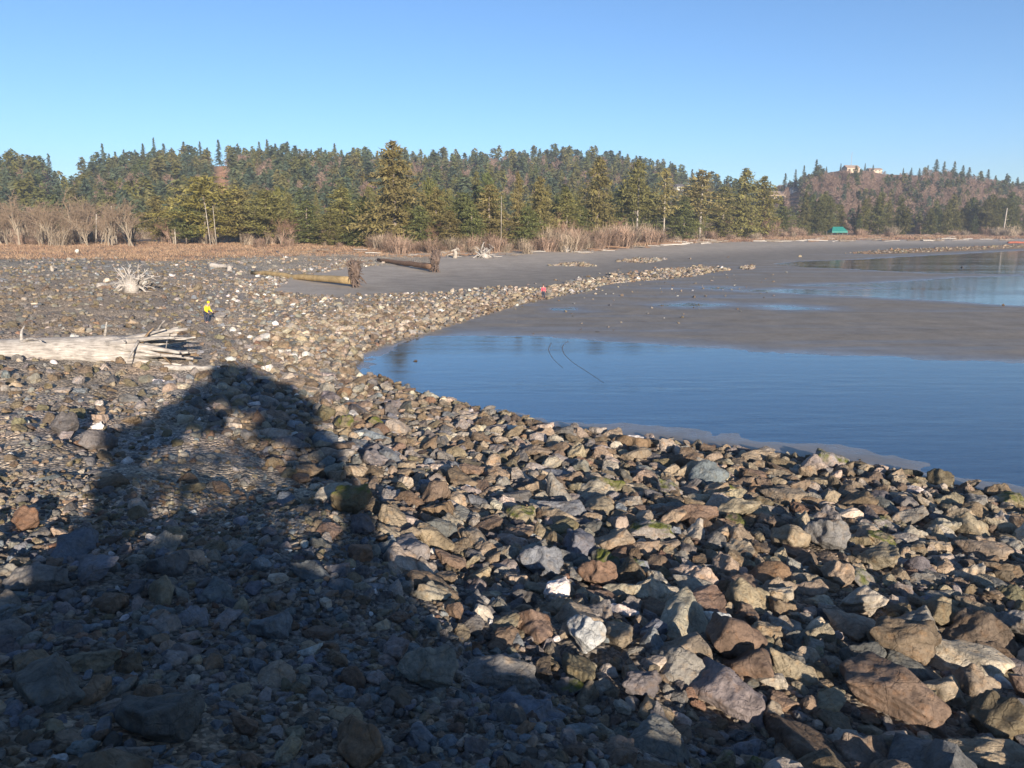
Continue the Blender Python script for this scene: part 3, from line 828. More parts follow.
def big_log():
    base = G(174, 365); left_ = G(-60, 352)
    yb = base.y + .8
    t = empty('driftwood_log', (base.x, yb, gz(base.x, yb)))
    tag(t, 'huge silver driftwood log with splintered root end lying on the sunlit bank', 'log')
    L = base.x - left_.x
    k1 = project(np.array(base))[2] / FPX            # metres per pixel there
    rr, rl = 17 * k1, 12.5 * k1
    z0 = rr * .82
    body = MB()
    xs = np.linspace(-L - 3, -22 * k1, 26)
    P = np.stack([xs, .10 * np.sin(xs * .5) + (xs * -.03), rl * .8 + (z0 - rl * .8) * np.clip(1 + xs / (L + 3), 0, 1) + .03 * np.sin(xs * .8)], 1)
    rad = np.interp(xs, [-L - 3, -120 * k1, -62 * k1, -45 * k1, -22 * k1], [rl, rl * 1.1, rr * .98, rr * .8, rr * .3]) * rng.uniform(.97, 1.03, len(xs))
    body.tube(P, rad, 20, .03)
    body.build('trunk', M_SILVER, t, True)
    # splayed splintered root flare
    for k in range(24):
        a = k / 24 * 6.283 + rng.uniform(-.15, .15)
        s = MB()
        st = np.array([-74 * k1, math.cos(a) * rr * .5, z0 + math.sin(a) * rr * .5])
        Lr = rng.uniform(62, 92) * k1
        d = np.array([1.0, math.cos(a) * .2 + rng.uniform(-.07, .07), math.sin(a) * .13 + rng.uniform(-.03, .04)])
        d[2] = min(max(d[2], -.12), .14)
        root(s, st, d, Lr, rng.uniform(3.2, 6.2) * k1, .07, 7, None, k % 4 == 0, .045)
        s.build('root', M_SILVER if not (k % 5 == 2 and math.sin(a) < .2) else M_ROTTEN, t, True)
    for (bx, dx, dz, Lr, r0) in [(-75, .9, .3, 46, 2.6), (-84, .95, .3, 34, 2.4), (-160, -.15, 1.0, 20, 2.2), (-163, .85, .35, 46, 2.2)]:
        s = MB(); root(s, (bx * k1, .1, z0 + rl * .55), (dx, rng.uniform(-.1, .3), dz), Lr * k1, r0 * k1, .55, 8, None, False); s.build('branch', M_SILVER, t, True)
    return t
big_log()

def simple_log(name, label, a, b, r, mat=M_SILVER, lift=.0, group=None, cat='log', col=None, ends=(1, .75)):
    a = Vector(a); b = Vector(b)
    t = b - a
    s = MB(); n = 8
    P = wob_path((0, 0, 0), t, n, .012)
    s.tube(P, np.linspace(r * ends[0], r * ends[1], n), 10, .08, col)
    o = s.build(name, mat, None, True, a + Vector((0, 0, r * .8 + lift)))
    return tag(o, label, cat, group)
a_, b_ = G(165, 371), G(217, 371)
simple_log('driftwood_pole', 'short grey driftwood pole lying just below the root end of the big log', a_, b_, .16)

def stump(px, py, hpx, wpx, label, mat, seed, n=16, up=.9):
    p = G(px, py); f = project(np.array(p))[2]
    H = hpx * f / FPX; W = wpx * f / FPX
    t = empty('driftwood_stump', p, rng.uniform(-.4, .4)); tag(t, label, 'stump')
    s = MB(); s.tube([(0, 0, -.1), (.05 * W, 0, H * .25), (.0, 0, H * .45)], [.16 * W, .13 * W, .10 * W], 10, .15)
    s.build('trunk', mat, t, True)
    for k in range(n):
        a = k / n * 6.28 + rng.uniform(-.2, .2)
        z = rng.uniform(.05, .45) * H
        d = (math.cos(a), .7 * math.sin(a), rng.uniform(-.1, up * 1.4))
        s = MB(); root(s, (math.cos(a) * .08 * W, math.sin(a) * .08 * W, z), d, rng.uniform(.15, .58) * W, rng.uniform(.014, .042) * W, .9, 7, None, True, .24)
        s.build('root', mat, t, True)
    return t
stump(131, 292, 33, 54, 'bleached upturned driftwood root mass with spiky roots on the gravel bank', M_SILVER, 1, 34, .9)
stump(229, 271, 16, 18, 'small pale driftwood stump with leggy roots on the gravel berm', M_SILVER, 2, 9, .6)
stump(52, 271, 14, 12, 'weathered brown stump beside the dark gravel berm', M_PALEBARK, 3, 7, .9)
stump(484, 258, 12, 30, 'tangle of white bleached roots on the upper beach before the spruces', M_SILVER, 4, 22, .8)
stump(566, 252, 9, 16, 'white bleached root tangle at the edge of the brown brush', M_SILVER, 5, 14, .7)
stump(455, 258, 20, 16, 'broken pale stump with upright splinters behind the second fallen trunk', M_PALEBARK, 6, 8, 1.6)
simple_log('driftwood_log', 'white bleached log end lying beside the small leggy stump', G(211, 268), G(226, 269), .45)
simple_log('driftwood_log', 'flat grey log lying in front of the spiky root mass', G(98, 287), G(126, 285), .28)
simple_log('driftwood_log', 'thin pale branch lying on dry grass beyond the dark gravel berm', G(140, 262), G(158, 267), .18)
simple_log('driftwood_log', 'short bleached branch leaning at the grass edge above the mossy trunk', G(277, 252), G(284, 258), .18)

def fallen(px0, py0, px1, py1, rpx, roothp, label, mat):
    a, b = G(px0, py0), G(px1, py1); f = project(np.array(b))[2]
    r = rpx * f / FPX; RH = roothp * f / FPX
    t = empty('fallen_tree', b); tag(t, label, 'fallen tree')
    v = np.array(a - b)
    s = MB(); n = 12
    P = wob_path((0, 0, r * 1.6), v + np.array([0, 0, r * .6]), n, .004)
    s.tube(P, np.linspace(r, r * .55, n), 12, .06, None); s.build('trunk', mat, t, True)
    # upturned root plate: a lumpy disc of soil and roots
    V, F = rock_shape(5, 4, 1, 1, 8)
    V = V * np.array([RH * .5, RH * .65, RH * 1.0]) + np.array([RH * .1, 0, RH * .44])
    link('root_plate', make_mesh('root_plate', V, F, M_SOIL, True, np.ones((len(V), 3))), t)
    for k in range(16):
        an = k / 16 * 6.28
        s = MB(); root(s, (RH * .12, math.cos(an) * RH * .15, RH * .45 + math.sin(an) * RH * .2), (rng.uniform(-.3, .5), math.cos(an), math.sin(an) + .15), RH * rng.uniform(.35, .6), RH * .05, .5)
        s.build('root', M_SOIL, t, True)
    s = MB()
    for k in range(70):
        an = rng.uniform(0, 6.28); q = rng.random() ** .5 * RH * .42
        root(s, (RH * rng.uniform(-.05, .3), math.cos(an) * q * .7, RH * .45 + math.sin(an) * q), (rng.uniform(-.6, .9), math.cos(an), math.sin(an) + .1), RH * rng.uniform(.12, .3), RH * .018, .6, 5, None, False)
    s.build('rootlets', M_SOIL, t)
    return t
fallen(252, 274, 352, 287, 4.0, 29, 'fallen ochre trunk with upturned brown root plate on the grey sand', M_OCHRE)
fallen(378, 262, 433, 272, 3.2, 23, 'second fallen trunk with shaggy root plate nearer the spruces', M_BARK)

# drift line of logs along the far beach
def shore_y(px): return np.interp(px, [440, 500, 560, 640, 700, 800, 900, 1024, 1150], [256, 256, 253, 246.5, 242, 240, 239.5, 238.5, 238])
logme = []
for i in range(6):
    s = MB(); L = 1.0
    s.tube(wob_path((-.5, 0, 0), (.5, 0, 0), 7, .02), np.linspace(.05, .035, 7), 7, .15)
    logme.append(s.mesh('driftwood_log', M_SILVER if i < 2 else (M_GREYBARK if i < 4 else M_BARK), True))
dl = []
for i in range(225):
    px = rng.uniform(590, 1060); py = shore_y(px) + rng.uniform(-3.5, 2.2)
    if i >= 170: px = rng.uniform(300, 600); py = np.interp(px, [300, 440, 500, 600], [254, 256, 257, 252]) + rng.uniform(-5, 1)
    p = G(px, py)
    if p.y > 560: continue
    o = link('driftwood_log', logme[i % 6]); L = rng.uniform(3, 11) if i < 170 else rng.uniform(1.5, 5)
    o.scale = (L, L * .6, L * rng.uniform(.5, .9)); o.location = (p.x, p.y, p.z + L * .05)
    o.rotation_euler = (0, rng.uniform(-.08, .08), rng.normal() * .5)
    tag(o, cat='log', group='logs of the far drift line')
    dl.append((o, px, py, ('long ' if L > 9 else 'short ') + ('pale' if i % 6 < 2 else ('grey' if i % 6 < 4 else 'brown'))))
auto_labels(dl, [(838, 236, 'teal canopy'), (640, 244, 'white trunked pines'), (1004, 238, 'far white snag'), (410, 256, 'second fallen trunk'), (484, 252, 'tangle of white roots'), (566, 250, 'white bleached root tangle'), (745, 240, 'tall shore end spruce'), (930, 240, 'orange gravel bar'), (700, 242, 'gnarled see through pine')],
            'driftwood log', ['on the near side of', 'further along from', 'behind', 'in front of'], 4)
simple_log('driftwood_log', 'reddish log lying at the far end of the orange gravel bar', G(1008, 243.5), G(1040, 243), .5, M_BARK, 0, None, 'log', (1.6, .8, .75))

# ------------------------------------------------------------------ trees
def cone_crown(h, w, seed, kind):
    """needle sprays along whorled boughs, local units in metres"""
    g = np.random.default_rng(seed)
    V, T, C = [], [], []
    n = 0
    if kind == 'fir': b0, nb, pw = .12, 130, .72
    elif kind == 'spruce': b0, nb, pw = .05, 190, .56
    elif kind == 'open': b0, nb, pw = .38, 85, .5
    else: b0, nb, pw = .16, 150, .42
    la, lb, lc, ld = g.uniform(0, 6.28, 4); lob = {'fir': .12, 'spruce': .33, 'pine': .42, 'open': .4}[kind]
    for i in range(nb):
        u = b0 + (1 - b0) * (i + g.random()) / nb
        L = w * .5 * ((1 - (u - b0) / (1 - b0)) ** pw * g.uniform(.55, 1.1) + .04)
        if kind == 'pine': L *= sstep(b0 - .1, b0 + .2, u) * .5 + .5
        a = g.uniform(0, 6.283)
        L *= 1 + lob * (math.sin(u * 9 + la + 2 * math.sin(a + lb)) * .6 + math.sin(u * 21 + lc + a) * .4)
        if kind == 'spruce': L *= min(1, .55 + (u - b0) / .3)
        rise = {'fir': -.25, 'spruce': -.05, 'pine': .25, 'open': .1}[kind] + g.normal() * .15
        m = max(3, int(L / .42))
        tone = g.uniform(.7, 1.25)
        for j in range(m):
            s = (j + .6) / m
            if s < .25 and g.random() < .5: continue
            p = np.array([math.cos(a) * L * s, math.sin(a) * L * s, h * u + rise * L * s - .12 * L * s * s])
            for q in range(4):
                sz = g.uniform(.25, .6) * (1.15 - .4 * s) * (h / 20) ** .5
                c0 = p + g.normal(size=3) * np.array([.28, .28, .16]) * (.6 + L * .12)
                d1 = np.array([math.cos(a + g.normal() * .8), math.sin(a + g.normal() * .8), g.normal() * .75 + rise * .6]) * sz
                d2 = np.cross(d1, g.normal(size=3)); d2 = d2 / (np.linalg.norm(d2) + 1e-6) * sz * g.uniform(.28, .5)
                V += [c0 - d1 * .5 + d2, c0 - d1 * .5 - d2, c0 + d1]
                T.append((n, n + 1, n + 2)); n += 3
                t = tone * g.uniform(.8, 1.2); C += [(t, t, t * g.uniform(.8, 1.05))] * 3
    return np.array(V), np.array(T), np.array(C)
def trunk_mesh(h, r, bare, seed, mat):
    g = np.random.default_rng(seed)
    s = MB()
    s.tube([(0, 0, -.8), (g.normal() * .05, 0, h * .3), (g.normal() * .1, g.normal() * .1, h * .65), (0, 0, h * .97)], [r, r * .8, r * .5, r * .12], 7, .06)
    for i in range(bare):
        u = g.uniform(.12, .6); a = g.uniform(0, 6.28); L = h * g.uniform(.06, .14)
        s.tube([(0, 0, h * u), (math.cos(a) * L * .6, math.sin(a) * L * .6, h * u + L * .1), (math.cos(a) * L, math.sin(a) * L, h * u - L * .05)], [r * .16, r * .1, r * .04], 4)
    return s.mesh('trunk', mat, True)
KINDS_ = {}
def proto_tree(key, kind, h, w, seed, mat=None, bare=14, rt=.018):
    V, T, C = cone_crown(h, w, seed, kind)
    KINDS_[key] = (make_mesh('crown', V, T, M_LEAF, False, C), trunk_mesh(h, h * rt, bare, seed, mat or M_BARK), h, w)
for i in range(5): proto_tree(('spruce', i), 'spruce', 20, [13, 11, 12, 10, 14][i], 300 + i, M_GREYBARK)
for i in range(4): proto_tree(('pine', i), 'pine', 16, [12, 10, 13, 11][i], 320 + i, M_GREYBARK, 14, .013)
proto_tree(('pine', 4), 'open', 17, 9, 331, M_PALEBARK, 22, .013)
proto_tree(('pine', 5), 'open', 17, 8, 332, M_PALEBARK, 22, .012)
for i in range(5): proto_tree(('fir', i), 'fir', 22, [8, 7, 9, 7.5, 8.5][i], 340 + i, M_BARK, 6, .012)

def bare_crown(h, w, seed, twigs=420):
    g = np.random.default_rng(seed); s = MB()
    V, T, C = [], [], []
    def grow(p, d, L, r, lev):
        q = p + d * L
        s.tube([p, (p + q) / 2 + g.normal(size=3) * L * .05, q], [r, r * .8, r * .55], 4 if lev else 6, 0, (1, .95, .88) if lev < 2 else (.8, .68, .58), False)
        if lev >= 4 or L < .25 or (lev == 3 and g.random() < .45): return
        for k in range(3 if lev else 5):
            dd = d + g.normal(size=3) * (np.array([.38, .38, .3]) if lev < 2 else np.array([.75, .75, .55])) + np.array([0, 0, .10]); dd /= np.linalg.norm(dd)
            grow(p + d * L * (g.uniform(.3, 1) if lev == 0 else g.uniform(.5, 1)), dd, L * g.uniform(.55, .8), max(r * .5, .022), lev + 1)
    for k in range(2):
        d = np.array([g.normal() * .24, g.normal() * .24, 1.0]); grow(np.array([g.normal() * .2, g.normal() * .2, -.3]), d / np.linalg.norm(d), h * .36, h * .016, 0)
    return s.mesh('crown', M_TWIG)
BARE = [bare_crown(9, 6, 400 + i) for i in range(5)]
def shrub_mesh(seed, n=230, h=2.2):
    g = np.random.default_rng(seed); V, T, C = [], [], []
    for i in range(n):
        a = g.uniform(0, 6.28); r = abs(g.normal()) * .5; sp = g.uniform(.1, .75)
        b0 = np.array([math.cos(a) * r, math.sin(a) * r, -.1]); L = h * g.uniform(.4, 1.0)
        d = np.array([math.cos(a) * sp, math.sin(a) * sp, 1.0]); d /= np.linalg.norm(d)
        w = .028; e = np.array([math.sin(a), -math.cos(a), 0]) * w
        k = len(V); tip = b0 + d * L + g.normal(size=3) * .12; t = g.uniform(.6, 1.3)
        V += [b0 - e, b0 + e, tip]; T.append((k, k + 1, k + 2)); C += [(t, t, t)] * 3
        for q in range(4):
            p = b0 + d * L * g.uniform(.35, .95); dd = d + g.normal(size=3) * .6; k = len(V)
            V += [p - e * .7, p + e * .7, p + dd * L * .25]; T.append((k, k + 1, k + 2)); C += [(t, t * .95, t * .9)] * 3
    return make_mesh('shrub', np.array(V), np.array(T), M_TWIG, False, np.array(C))
SHRUB = [shrub_mesh(500 + i) for i in range(6)]

OLIVE = [(.185, .17, .068), (.165, .165, .06), (.185, .165, .07), (.125, .145, .055), (.185, .175, .055)]
DARK = [(.085, .105, .062), (.095, .115, .062), (.115, .12, .06), (.075, .10, .066)]
trees_auto = []
def tree(kind, i, px, d, h, wscale, colr, label=None, zbase=None, group='trees of the shore wood', pale=False):
    q = at_d(px, d)
    z = zbase if zbase is not None else gz(q[0], q[1])
    crown, trunk, hh, ww = KINDS_[(kind, i)]
    t = empty({'spruce': 'spruce_tree', 'pine': 'pine_tree', 'fir': 'fir_tree'}[kind], (q[0], q[1], z - .2), rng.uniform(0, 6.28))
    s = h / hh
    t.scale = (s * wscale, s * wscale, s)
    tr = link('trunk', trunk, t); cr = link('crown', crown, t)
    cr.color = (*colr, 1)
    tag(t, label, 'tree', group)
    return t, z
def dfront(px): return np.interp(px, [-100, 140, 300, 395, 500, 560, 600, 700, 800, 1024, 1150], [260, 245, 238, 222, 222, 240, 275, 345, 440, 500, 520])
FRONT = [ # px, top py, kind, proto, width px, colour index, depth offset, label or None
 (395,141,'spruce',0,82,2,0,'tallest broad spruce with bare lower boughs at the front of the wood'),
 (160,196,'pine',0,46,0,12,None),(205,176,'pine',2,74,4,0,'wide olive pine with two bare pale stems below the orange slope'),(240,188,'pine',1,56,0,8,None),(268,190,'pine',3,54,1,0,None),
 (308,200,'spruce',1,50,3,4,None),(342,186,'spruce',2,58,1,8,None),(362,200,'spruce',3,44,3,-4,None),(436,186,'spruce',4,54,0,4,None),(462,192,'pine',0,46,3,6,None),(490,184,'spruce',1,56,2,0,None),(472,200,'spruce',2,40,3,-6,None),
 (518,172,'spruce',3,22,2,-4,'thin pole like spruce with a long bare stem by the sand'),(540,176,'spruce',0,44,0,0,None),(528,206,'spruce',4,48,3,-8,None),(566,192,'spruce',1,50,1,4,None),(597,157,'spruce',2,56,0,0,'tall rounded spruce between the thin pole spruce and the white trunks'),
 (637,160,'pine',4,44,1,-8,'open pine with a long white bare trunk'),(664,168,'pine',5,32,0,-4,'second open pine with a white trunk next to the first'),(622,186,'spruce',3,44,3,8,None),(650,192,'spruce',4,50,3,14,None),
 (700,170,'pine',4,56,2,0,'gnarled pine with see through crown below the white house'),(684,196,'spruce',0,40,3,0,None),(722,186,'spruce',1,48,1,6,None),(742,168,'spruce',2,52,1,-6,'tall olive spruce standing at the shore end of the wood'),(762,176,'spruce',4,50,4,0,None),(783,206,'pine',0,34,3,10,None),
 (580,205,'spruce',3,40,3,-4,None),(420,205,'spruce',1,40,3,-5,None),(330,208,'spruce',4,44,1,-5,None),(185,205,'pine',3,40,3,-4,None),(450,210,'spruce',3,38,2,-8,None),
]
for px, top, kind, i, wpx, ci, off, lab in FRONT:
    d = float(dfront(px)) + off
    q = at_d(px, d); z = gz(q[0], q[1])
    H = z_for(top, d) - z
    W = wpx * d / FPX * (1.22 if kind == 'pine' and i < 4 else 1.08)
    _, _, hh, ww = KINDS_[(kind, i)]
    t, z = tree(kind, i, px, d, H, W / (ww * H / hh), np.array(OLIVE[ci]) * np.array([1.18, 1.08, 1.1]) * rng.uniform(.85, 1.15), lab)
    if not lab:
        trees_auto.append((t, px, top, {'pine': 'open olive', 'spruce': 'dense green' if ci in (1, 3) else 'sunlit olive'}[kind]))
# second row behind, and the lower wood before the far hill
for k in range(80):
    px = rng.uniform(130, 790); d = float(dfront(px)) + rng.uniform(18, 75)
    top = np.interp(px, [130, 200, 300, 400, 500, 600, 700, 790], [212, 198, 200, 190, 190, 190, 196, 202]) + rng.normal() * 9
    if 664 < px < 690 or px > 762: top = max(top, 197)
    q = at_d(px, d); z = gz(q[0], q[1]); H = z_for(top, d) - z
    kind = 'spruce' if rng.random() < .75 else 'pine'; i = int(rng.integers(4))
    t, z = tree(kind, i, px, d, H, rng.uniform(.7, .95), np.array(OLIVE[int(rng.integers(5))]) * rng.uniform(.75, 1.05))
    trees_auto.append((t, px, top, 'inner ' + {'pine': 'loose', 'spruce': 'pointed'}[kind]))
for k in range(64):
    px = rng.uniform(785, 1075); d = float(dfront(px)) + rng.uniform(5, 60)
    top = np.interp(px, [785, 830, 870, 930, 1000, 1060], [200, 196, 198, 204, 206, 208]) + rng.normal() * 7
    q = at_d(px, d); z = gz(q[0], q[1]); H = z_for(top, d) - z
    kind = 'spruce' if rng.random() < .7 else 'pine'; i = int(rng.integers(4))
    t, z = tree(kind, i, px, d, H, rng.uniform(.75, 1.05), np.array(OLIVE[int(rng.integers(5))]) * rng.uniform(.55, .9))
    trees_auto.append((t, px, top, 'far ' + {'pine': 'loose', 'spruce': 'rounded'}[kind]))
# skyline firs on the ridge
SKY = [(3,156),(12,160),(22,158),(30,160),(38,156),(48,158),(56,152),(68,176),(98,160),(110,142),(116,152),(122,150),(131,148),(142,148),(150,142),(161,136),(170,142),(178,146),(190,140),(197,146),(206,140),(213,146),(224,138),(236,144),(243,142),(252,148),
       (264,140),(272,138),(280,142),(292,140),(300,144),(315,148),(325,146),(338,142),(345,148),(357,146),(372,150),(383,152),(414,152),(430,154),(440,152),(455,156),(470,154),(483,152),(497,152),(512,153),(528,152),(545,153),(562,146),(575,152),(590,154),(605,150),(616,156),(626,154),(641,158),(655,160),(668,160),(678,166),(690,168),(706,172),(722,178),
       (782,172),(792,168),(800,164),(812,158),(822,166),(836,168),(860,168),(868,170),(898,170),(906,169),(914,172),(922,164),(930,158),(938,160),(948,160),(957,164),(963,166),(975,170),(982,168),(990,174),(1001,172),(1012,176),(1022,178),(1035,176)]
for px, top in SKY:
    py, dr, df = [float(v) for v in ridge_at(px)]
    d = dr - rng.uniform(0, 25); q = at_d(px, d); z = float(hill_z(np.array(q[0]), np.array(q[1])))
    H = max(z_for(top, d) - z, 8)
    i = int(rng.integers(5))
    t, _ = tree('fir', i, px, d, H, rng.uniform(.9, 1.3) * min(1.3, 22 / H), np.array(DARK[int(rng.integers(4))]) * rng.uniform(.8, 1.15), None, z - 1, 'firs on the ridge skyline')
    trees_auto.append((t, px, top, 'skyline ' + ('tall' if H > 24 else 'small')))
# wooded slopes as one mass
def forest():
    low = []
    for i in range(8):
        g = np.random.default_rng(700 + i); V, T, C = [], [], []
        bare = i >= 6
        for k in range(150):
            u = g.random() ** .8; L = ((1 - u) ** (.35 + .1 * i) * (.21 + .02 * (i % 3)) + .02) * (1 + .25 * math.sin(u * 14 + i)) if not bare else .3 * math.sin(math.pi * (.15 + .8 * u)) + .03
            a = g.uniform(0, 6.28); s = g.uniform(.3, 1)
            c0 = np.array([math.cos(a) * L * s, math.sin(a) * L * s, .1 + .9 * u - .1 * L * s])
            d1 = np.array([math.cos(a + g.normal() * .7), math.sin(a + g.normal() * .7), g.normal() * .5 - (.2 if not bare else -.9)]) * (.075 if not bare else .09)
            d2 = np.cross(d1, g.normal(size=3)); d2 *= (.032 if not bare else .014) / (np.linalg.norm(d2) + 1e-6)
            n = len(V); V += [c0 - d1 * .5 + d2, c0 - d1 * .5 - d2, c0 + d1]; T.append((n, n + 1, n + 2))
            t = g.uniform(.7, 1.3); C += [(t, t, t)] * 3
        low.append((np.array(V), np.array(T), np.array(C), bare))
    Vs, Ts, Cs = [], [], []; n = 0
    for k in range(7600):
        px = rng.uniform(-120, 1150); py, dr, df = [float(v) for v in ridge_at(px)]
        t = rng.uniform(.0, 1.02); d = df + (dr - df) * t
        q = at_d(px, d); z = float(hill_z(np.array(q[0]), np.array(q[1])))
        qy = project(np.array([q[0], q[1], z]))[1]
        if 213 < px < 233 and 150 < qy < 222: continue
        if 667 < px < 688 and 189 < qy < 225: continue
        if (765 < px < 784 and 198 < qy < 230) or (786 < px < 797 and 192 < qy < 222): continue
        redness = .5 + .6 * float(wob(np.array(q[0]), np.array(q[1]), 60, 14)) + (.22 if px > 770 else .0) + (.12 if 30 < px < 140 else 0)
        bare = rng.random() < np.clip(redness, .05, .85)
        V, T, C, _ = low[int(rng.integers(6, 8)) if bare else int(rng.integers(6))]
        H = rng.uniform(5, 10) if bare else (rng.uniform(8, 15) if rng.random() < .8 else rng.uniform(14, 20)) * (.75 if px > 770 else 1)
        if t > .9: H *= .75
        if 822 < px < 918 and t > .72:
            if t > .93 or not bare: continue
            H *= .45
        a = rng.uniform(0, 6.28); ca, sa = math.cos(a), math.sin(a)
        wd = rng.uniform(.95, 1.6); W = V * H * np.array([wd, wd, 1]); W = np.stack([W[:, 0] * ca - W[:, 1] * sa, W[:, 0] * sa + W[:, 1] * ca, W[:, 2]], 1) + np.array([q[0], q[1], z - .5])
        c = np.array((.29, .20, .15) if bare else DARK[int(rng.integers(4))]) * rng.uniform(.8, 1.2)
        if not bare and rng.random() < .4: c = np.array(OLIVE[int(rng.integers(5))]) * .8
        Vs.append(W); Ts.append(T + n); Cs.append(C * c); n += len(V)
    me = make_mesh('hillside_forest', np.concatenate(Vs), np.concatenate(Ts), M_LEAF, False, np.concatenate(Cs))
    tag(link('hillside_forest', me), 'dense mixed wood covering the hill slopes behind the shore trees', 'forest', None, 'stuff')
forest()
TM = [(395,150,'tallest broad spruce'),(205,190,'wide olive pine'),(223,160,'orange landslide scar'),(518,185,'thin pole like spruce'),(597,165,'tall rounded spruce'),(637,175,'white trunked pine'),(677,186,'white hillside house'),(742,175,'tall shore end spruce'),
      (845,168,'hilltop house'),(838,215,'teal canopy'),(1004,205,'far white snag'),(60,190,'gap in the ridge'),(300,150,'ridge high point'),(780,196,'tan hillside house'),(930,160,'hilltop fir clump'),(480,155,'middle ridge'),(112,215,'pale dead pole')]
auto_labels(trees_auto, TM, lambda o: o.name.split('.')[0].replace('_tree', ''), ['on the meadow side of', 'on the water side of', 'above', 'below'], 1.0)

# leafless alders on the left flat, and dead stems
ba = []
for k in range(52):
    px = rng.uniform(-30, 140) if k < 44 else rng.uniform(140, 420); d = rng.uniform(212, 262) if k < 44 else dfront(px) - rng.uniform(2, 10)
    q = at_d(px, d); z = gz(q[0], q[1]); H = rng.uniform(9, 19.5) if k < 44 else rng.uniform(5, 8)
    i = k % 5
    t = link('bare_alder', BARE[i]); t.location = (q[0], q[1], z); s = H / 9
    wq = rng.uniform(.65, 1.1); t.scale = (s * wq, s * wq, s); t.rotation_euler = (rng.normal() * .1, rng.normal() * .14, rng.uniform(0, 6.28))
    c = np.array((.29, .25, .20)) * rng.uniform(.8, 1.15); t.color = (*c, 1)
    tag(t, None, 'tree', 'leafless alders on the grass flat')
    ba.append((t, px, 215, 'tall leafless' if H > 12 else 'small leafless'))
for k in range(26):
    px = rng.choice([rng.uniform(262, 300), rng.uniform(425, 470), rng.uniform(550, 620), rng.uniform(680, 800), rng.uniform(140, 200)]); d = float(dfront(px)) + rng.uniform(-8, 14)
    q = at_d(px, d); z = gz(q[0], q[1]); H = rng.uniform(7, 13) * d / 240
    t = link('bare_alder', BARE[k % 5]); t.location = (q[0], q[1], z); s_ = H / 9; t.scale = (s_ * .9, s_ * .9, s_); t.rotation_euler = (rng.normal() * .06, rng.normal() * .06, rng.uniform(0, 6.28))
    t.color = (*(np.array((.30, .215, .17)) * rng.uniform(.8, 1.1)), 1)
    tag(t, None, 'tree', 'leafless trees among the spruces')
    ba.append((t, px, 215, 'brown leafless'))
auto_labels(ba, [(112, 215, 'pale dead pole'), (20, 215, 'thicket end of the grass flat'), (60, 215, 'gap in the ridge'), (205, 215, 'wide olive pine'), (300, 215, 'ridge high point'), (395, 215, 'tallest broad spruce'), (518, 215, 'thin pole like spruce'), (597, 215, 'tall rounded spruce'), (742, 215, 'tall shore end spruce'), (690, 215, 'white hillside house')], 'alder', ['on the thicket side of', 'on the spruce side of', 'behind', 'before'], 1)
def snag(px, base, top, wpx, label, lean=0.0, d=None):
    d = d or float(dfront(px)) - 8
    q = at_d(px, d); z = gz(q[0], q[1]); H = z_for(top, d) - z; r = wpx * d / FPX / 2 * .75
    s = MB(); s.tube([(0, 0, -.3), (lean * H * .5, 0, H * .5), (lean * H, 0, H)], [r, r * .9, r * .6], 8, .08)
    for k in range(3):
        u = rng.uniform(.5, .9); a = rng.uniform(0, 6.28)
        s.tube([(lean * H * u, 0, H * u), (lean * H * u + math.cos(a) * H * .1, math.sin(a) * H * .1, H * u + H * .05)], [r * .3, r * .12], 5)
    o = s.build('dead_tree', M_PALEBARK, None, True, (q[0], q[1], z)); o.color = (1, 1, 1, 1)
    return tag(o, label, 'dead tree')
snag(115, 238, 206, 2.2, 'straight white dead pole standing at the edge of the alder thicket', -.05)
snag(94, 240, 214, 1.8, 'leaning pale dead stem beside the straight white dead pole', .12)
snag(209, 238, 203, 1.1, 'bare pale stem standing under the wide olive pine', -.06)
snag(215, 238, 206, 1.0, 'second bare pale stem under the wide olive pine, slightly straighter', -.02)
snag(1004, 236, 208, 1.9, 'white dead snag standing alone by the far water', .04)
snag(174, 240, 229, 1.6, 'short broken pale stub in the dry grass below the pines', .02)
snag(501, 246, 196, .8, 'slender grey dead stem beside the thin pole like spruce', .01)

# brown leafless brush along the top of the beach
bs = []
for k in range(290):
    if k >= 220: px = rng.uniform(690, 1040); py = shore_y(px) - rng.uniform(1, 5.5)
    elif k >= 150: px = rng.uniform(-10, 430); py = np.interp(px, [0, 430], [242, 243]) + rng.uniform(-4, 1)
    elif k < 80:
        px = rng.choice([rng.uniform(520, 690), rng.uniform(545, 650), rng.uniform(690, 800)]); py = shore_y(px) + rng.uniform(-7, 0.0)
    elif k < 120: px = rng.uniform(-10, 430); py = np.interp(px, [0, 200, 430], [246, 244, 247]) + rng.uniform(-4, 3)
    else: px = rng.uniform(380, 520); py = rng.uniform(246, 254)
    p = G(px, py)
    if p.y > 620 or 822 < px < 855: continue
    o = link('bare_shrub', SHRUB[k % 6]); s = rng.uniform(.9, 1.9) * (p.y / 230) ** .5 * (1.5 if 540 < px < 660 else 1) * rng.choice([.7, 1, 1.25])
    o.location = p; o.scale = (s * 1.35, s * 1.35, s); o.rotation_euler = (0, 0, rng.uniform(0, 6.28))
    red = rng.random() < .5
    c = np.array((.31, .22, .165) if red else (.37, .30, .225)) * rng.uniform(.75, 1.15)
    o.color = (*c, 1)
    tag(o, None, 'shrub', 'leafless shrubs along the beach top')
    bs.append((o, px, py, 'reddish twiggy' if red else 'tan twiggy'))
auto_labels(bs, [(566, 250, 'white bleached root tangle'), (455, 252, 'broken splintered stump'), (395, 245, 'tallest broad spruce'), (640, 240, 'white trunked pine'), (742, 238, 'tall shore end spruce'), (205, 243, 'wide olive pine'), (115, 243, 'straight white dead pole'), (300, 244, 'mossy fallen trunk'), (20, 246, 'alder thicket')],
            'shrub', ['on the meadow side of', 'along the beach from', 'behind', 'before'], 3)

